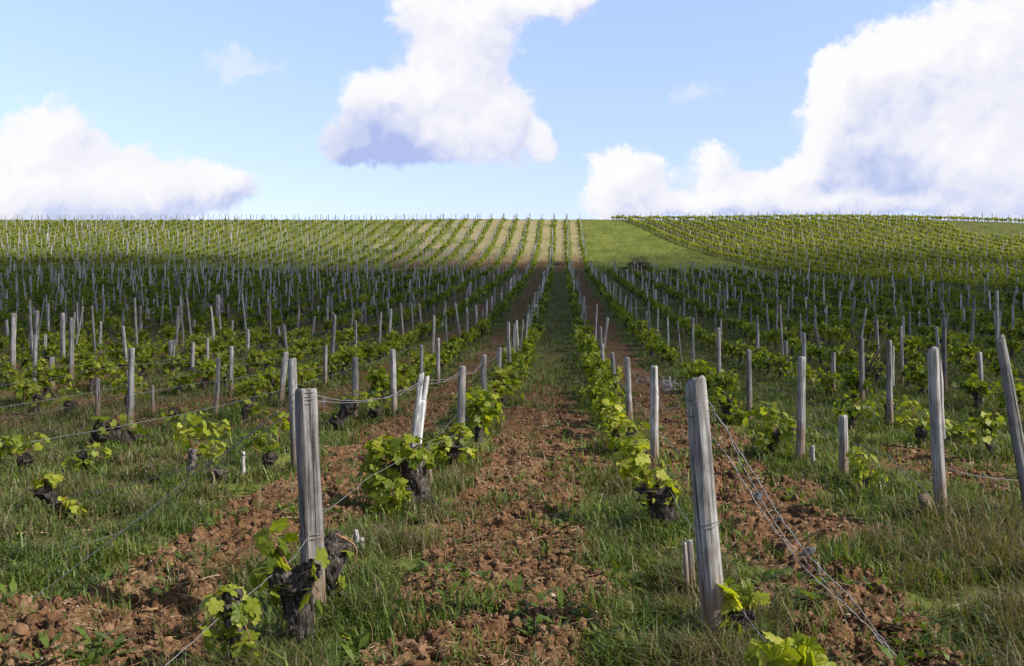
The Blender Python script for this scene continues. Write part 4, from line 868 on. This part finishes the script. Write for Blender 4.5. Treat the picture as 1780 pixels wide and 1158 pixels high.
def bare_vine(px, X, label):
    t = row_depth(px, X); p = at(px, 700, t); p[2] = float(Hbase(p[0], p[1])); rg = np.random.default_rng(px); e = empty('grapevine', p); tag(e, label, 'grapevine', 'grapevines in the rows')
    mb = MB(); tube(mb, spline([(0, 0, -.08), (.03, 0, .25), (0, 0, .5)], 10), .055, 10, .3, 5, ridge=.25, tint=.4); link('trunk', mb.mesh('trunk', [M_BARK]), e)
    mc = MB()
    for _ in range(14):
        a = rg.uniform(-.1, 1.1); L = rg.uniform(.5, .95); d = np.array([math.sin(a), rg.normal(0, .2), math.cos(a)]); tube(mc, spline([(0, 0, .48), d * L * .5 + [0, 0, .45], d * L + [.04, 0, .5]], 7), np.linspace(.013, .005, 7), 5, tint=rg.random())
    link('cane', mc.mesh('cane', [M_TWIG]), e)
bare_vine(1500, rowx(3) + .1, 'unpruned vine with a fan of bare canes at right')

# ------------------------------------------------------------------ light: sun, sky with clouds, and the cloud whose shadow lies on the fields
SUN = np.array([.78, -.27, .62]); SUN /= np.linalg.norm(SUN)
EL = math.asin(SUN[2]); AZ = math.atan2(SUN[0], SUN[1])
sd = bpy.data.lights.new('sun', 'SUN'); sd.energy = 5.0; sd.angle = R(.53); sd.color = (1, .955, .88)
so = bpy.data.objects.new('sun', sd); COL.objects.link(so); so.rotation_mode = 'QUATERNION'; so.rotation_quaternion = Vector(SUN).to_track_quat('Z', 'Y'); so.location = (60, 0, 60)

def build_cloud():
    h = 240.; c = np.array([-20, 74, 5.]) + SUN * h / SUN[2]; hx, hy = 200., 62.
    V, Fa = ico(6); k = fbm(V[:, 0] * 3, V[:, 1] * 3 + V[:, 2] * 2, 5, 4)
    W = V * np.array([hx, hy, 26.]) * (1 + .16 * k)[:, None]; W[:, 2] += 6 * fbm(W[:, 0] / 18, W[:, 1] / 18, 8, 3)
    mb = MB(); rho = np.sqrt((V[:, 0]) ** 2 + (V[:, 1]) ** 2); mb.add(W, Fa, np.clip(.94 * sst(1.0, .34, rho + .34 * fbm(W[:, 0] / 48, W[:, 1] / 34, 9, 4)), 0, 1))
    m = bpy.data.materials.new('cloud_vapour'); t = nt(m); d = t.nodes.new('ShaderNodeBsdfDiffuse'); d.inputs[0].default_value = (.9, .9, .92, 1); tr = t.nodes.new('ShaderNodeBsdfTransparent')
    ms = t.nodes.new('ShaderNodeMixShader'); t.links.new(attr(t, 'tint'), ms.inputs[0]); t.links.new(tr.outputs[0], ms.inputs[1]); t.links.new(d.outputs[0], ms.inputs[2]); out(t, ms.outputs[0])
    tag(link('sky_cloud', mb.mesh('sky_cloud', [m]), loc=c), kind='structure')
build_cloud()

def build_world():
    w = bpy.data.worlds.new('World'); SC.world = w; w.use_nodes = True; t = w.node_tree; t.nodes.clear()
    sky = t.nodes.new('ShaderNodeTexSky'); sky.sky_type = 'NISHITA'; sky.sun_disc = False; sky.sun_elevation = EL; sky.sun_rotation = AZ
    sky.air_density = 1.0; sky.dust_density = .6; sky.ozone_density = 1.6; sky.altitude = 200
    # direction -> azimuth / elevation in degrees
    tc = t.nodes.new('ShaderNodeTexCoord').outputs['Generated']; sp = t.nodes.new('ShaderNodeSeparateXYZ'); t.links.new(tc, sp.inputs[0])
    az = math_(t, 'MULTIPLY', math_(t, 'ARCTAN2', sp.outputs[0], sp.outputs[1]), 57.2958)
    el = math_(t, 'MULTIPLY', math_(t, 'ARCSINE', sp.outputs[2]), 57.2958)
    def uv(px, py):
        d = FW + (px - CX) / F * RT + (CY - py) / F * UP; d = d / np.linalg.norm(d); return math.degrees(math.atan2(d[0], d[1])), math.degrees(math.asin(d[2]))
    E = [(95, 225, 58, 62), (58, 300, 80, 75), (200, 305, 95, 50), (330, 312, 80, 34), (110, 362, 150, 50), (270, 352, 150, 38), (395, 312, 42, 30),
         (735, 20, 70, 55), (835, 45, 75, 60), (925, 5, 95, 34), (1005, 0, 45, 26), (800, 115, 75, 62), (725, 160, 95, 52), (640, 175, 52, 42), (830, 200, 85, 75), (640, 248, 80, 38), (600, 255, 55, 34), (755, 250, 95, 42), (885, 220, 50, 62), (948, 250, 22, 38),
         (1705, 55, 120, 75), (1545, 110, 70, 50), (1450, 120, 30, 30), (1590, 120, 95, 62), (1480, 145, 48, 45), (1455, 180, 42, 70), (1515, 255, 50, 44), (1495, 205, 70, 55), (1640, 200, 150, 100), (1760, 210, 110, 150), (1590, 290, 120, 50), (1740, 330, 120, 60),
         (1085, 285, 42, 38), (1058, 325, 50, 45), (1130, 315, 50, 45), (1240, 282, 42, 38), (1275, 325, 65, 42), (1375, 318, 48, 38), (1412, 280, 26, 32), (1200, 362, 220, 28), (1470, 358, 140, 24)]
    WK = [(390, 108, 50, 36), (455, 118, 55, 20), (1205, 165, 66, 30)]
    DK = [(625, 245, 85, 52, 1.7), (700, 262, 70, 30, 1.2), (250, 272, 80, 30, .3), (330, 325, 70, 34, .25), (1520, 295, 80, 50, .6), (1600, 330, 120, 26, .5), (1470, 235, 40, 50, .35), (690, 75, 26, 45, .6), (130, 372, 150, 22, .4), (1230, 372, 220, 14, .3), (870, 120, 60, 30, .3)]
    def field(name, lst):
        g = bpy.data.node_groups.new(name, 'ShaderNodeTree'); g.interface.new_socket('P', in_out='INPUT', socket_type='NodeSocketVector'); g.interface.new_socket('F', in_out='OUTPUT', socket_type='NodeSocketFloat')
        gi = g.nodes.new('NodeGroupInput'); go = g.nodes.new('NodeGroupOutput'); tot = None
        for (cx, cy, rx, ry, *wt) in lst:
            c = uv(cx, cy); a = g.nodes.new('ShaderNodeVectorMath'); a.operation = 'SUBTRACT'; a.inputs[1].default_value = (c[0], c[1], 0); g.links.new(gi.outputs[0], a.inputs[0])
            b = g.nodes.new('ShaderNodeVectorMath'); b.operation = 'MULTIPLY'; b.inputs[1].default_value = (30.2 / rx, 30.2 / ry, 0); g.links.new(a.outputs[0], b.inputs[0])
            q = g.nodes.new('ShaderNodeVectorMath'); q.operation = 'DOT_PRODUCT'; g.links.new(b.outputs[0], q.inputs[0]); g.links.new(b.outputs[0], q.inputs[1])
            e = math_(g, 'POWER', 2.71828, math_(g, 'MULTIPLY', q.outputs['Value'], -1.0))
            if wt: e = math_(g, 'MULTIPLY', e, wt[0])
            tot = e if tot is None else math_(g, 'ADD', tot, e)
        g.links.new(tot, go.inputs[0]); return g
    gF, gW, gD = field('cloud_field', E), field('wisp_field', WK), field('base_field', DK)
    def vec(a, b):
        c = t.nodes.new('ShaderNodeCombineXYZ'); t.links.new(a, c.inputs[0]); t.links.new(b, c.inputs[1]); return c.outputs[0]
    def use(g, v):
        n = t.nodes.new('ShaderNodeGroup'); n.node_tree = g; t.links.new(v, n.inputs[0]); return n.outputs[0]
    P = vec(az, el)
    def warp(v):
        n = t.nodes.new('ShaderNodeTexNoise'); n.inputs['Scale'].default_value = .55; n.inputs['Detail'].default_value = 6; n.inputs['Roughness'].default_value = .58; t.links.new(v, n.inputs['Vector'])
        s = t.nodes.new('ShaderNodeVectorMath'); s.operation = 'SUBTRACT'; t.links.new(n.outputs['Color'], s.inputs[0]); s.inputs[1].default_value = (.5, .5, .5)
        m = t.nodes.new('ShaderNodeVectorMath'); m.operation = 'SCALE'; m.inputs['Scale'].default_value = 2.3; t.links.new(s.outputs[0], m.inputs[0])
        a = t.nodes.new('ShaderNodeVectorMath'); a.operation = 'ADD'; t.links.new(v, a.inputs[0]); t.links.new(m.outputs[0], a.inputs[1]); return a.outputs[0]
    def puff(v):
        n = noise(t, v, .9, 7, .6); vo = t.nodes.new('ShaderNodeTexVoronoi'); vo.feature = 'SMOOTH_F1'; vo.inputs['Scale'].default_value = .95; vo.inputs['Detail'].default_value = 3; vo.inputs['Roughness'].default_value = .5; vo.inputs['Smoothness'].default_value = .6; t.links.new(v, vo.inputs['Vector'])
        return math_(t, 'SUBTRACT', math_(t, 'MULTIPLY', n, .55), math_(t, 'MULTIPLY', vo.outputs['Distance'], .5))
    Pw = warp(P)
    def dens(pw): return math_(t, 'ADD', math_(t, 'MULTIPLY', use(gF, pw), 1.3), puff(pw))
    d0 = dens(Pw)
    off = t.nodes.new('ShaderNodeVectorMath'); off.operation = 'ADD'; off.inputs[1].default_value = (-.55, .75, 0); t.links.new(Pw, off.inputs[0]); d1 = dens(off.outputs[0])
    sm = t.nodes.new('ShaderNodeMapRange'); sm.interpolation_type = 'SMOOTHSTEP'; sm.inputs[1].default_value = .36; sm.inputs[2].default_value = 1.02; t.links.new(d0, sm.inputs[0]); alpha = sm.outputs[0]
    wd = t.nodes.new('ShaderNodeMapRange'); wd.interpolation_type = 'SMOOTHSTEP'; wd.inputs[1].default_value = .3; wd.inputs[2].default_value = 1.0; wd.inputs[4].default_value = .45
    t.links.new(math_(t, 'ADD', use(gW, Pw), puff(Pw)), wd.inputs[0]); alpha = math_(t, 'MAXIMUM', alpha, wd.outputs[0])
    lit = math_(t, 'MULTIPLY_ADD', math_(t, 'SUBTRACT', d0, d1), .42, .72, clamp=True)
    dk = math_(t, 'MULTIPLY', use(gD, P), math_(t, 'MULTIPLY_ADD', noise(t, P, .5, 4, .5), .5, .36), clamp=True)
    lit = math_(t, 'SUBTRACT', lit, math_(t, 'MULTIPLY', dk, .8), clamp=True)
    cc = ramp(t, lit, [(0, (.45, .54, .86)), (.3, (.64, .70, .92)), (.6, (.85, .86, .96)), (1, (.99, .99, 1.0))])
    sk = t.nodes.new('ShaderNodeVectorMath'); sk.operation = 'SCALE'; sk.inputs['Scale'].default_value = SKY_S; t.links.new(sky.outputs[0], sk.inputs[0])
    low = t.nodes.new('ShaderNodeMapRange'); low.interpolation_type = 'SMOOTHSTEP'; low.inputs[1].default_value = 40; low.inputs[2].default_value = 20; t.links.new(el, low.inputs[0])
    grad = t.nodes.new('ShaderNodeMapRange'); grad.inputs[1].default_value = 1; grad.inputs[2].default_value = 20; t.links.new(el, grad.inputs[0])
    tint = mixc(t, low.outputs[0], mixc(t, 1.0, sk.outputs[0], (1.25, 1.0, .72), 'MULTIPLY'), mixc(t, 1.0, sk.outputs[0], mixc(t, grad.outputs[0], (1.4, 1.2, 1.5), SKY_TINT), 'MULTIPLY'))
    cs = t.nodes.new('ShaderNodeVectorMath'); cs.operation = 'SCALE'; cs.inputs['Scale'].default_value = CLOUD_S; t.links.new(cc, cs.inputs[0])
    fin = mixc(t, alpha, tint, cs.outputs[0])
    def bgn(c):
        b = t.nodes.new('ShaderNodeBackground'); b.inputs['Strength'].default_value = SKY_STR; t.links.new(c, b.inputs[0]); return b.outputs[0]
    # the costly cloud nodes are only worked out where there are clouds: low in the sky ahead
    inside = math_(t, 'MULTIPLY', math_(t, 'LESS_THAN', el, 34.0), math_(t, 'LESS_THAN', math_(t, 'ABSOLUTE', az), 62.0))
    ms = t.nodes.new('ShaderNodeMixShader'); t.links.new(inside, ms.inputs[0]); t.links.new(bgn(tint), ms.inputs[1]); t.links.new(bgn(fin), ms.inputs[2])
    o = t.nodes.new('ShaderNodeOutputWorld'); t.links.new(ms.outputs[0], o.inputs[0])
    w.cycles.sampling_method = 'MANUAL'; w.cycles.sample_map_resolution = 512
EXPO = .55; SKY_STR = .09
SKY_S, SKY_TINT, CLOUD_S = 1.0, (2.35, 2.05, 2.15), 1 / (SKY_STR * 2 ** EXPO)
build_world()
SC.view_settings.view_transform = 'Standard'; SC.view_settings.look = 'None'; SC.view_settings.exposure = EXPO; SC.view_settings.gamma = 1
SC.render.engine = 'CYCLES'; SC.cycles.max_bounces = 6; SC.cycles.transparent_max_bounces = 12
SC.cycles.use_denoising = True
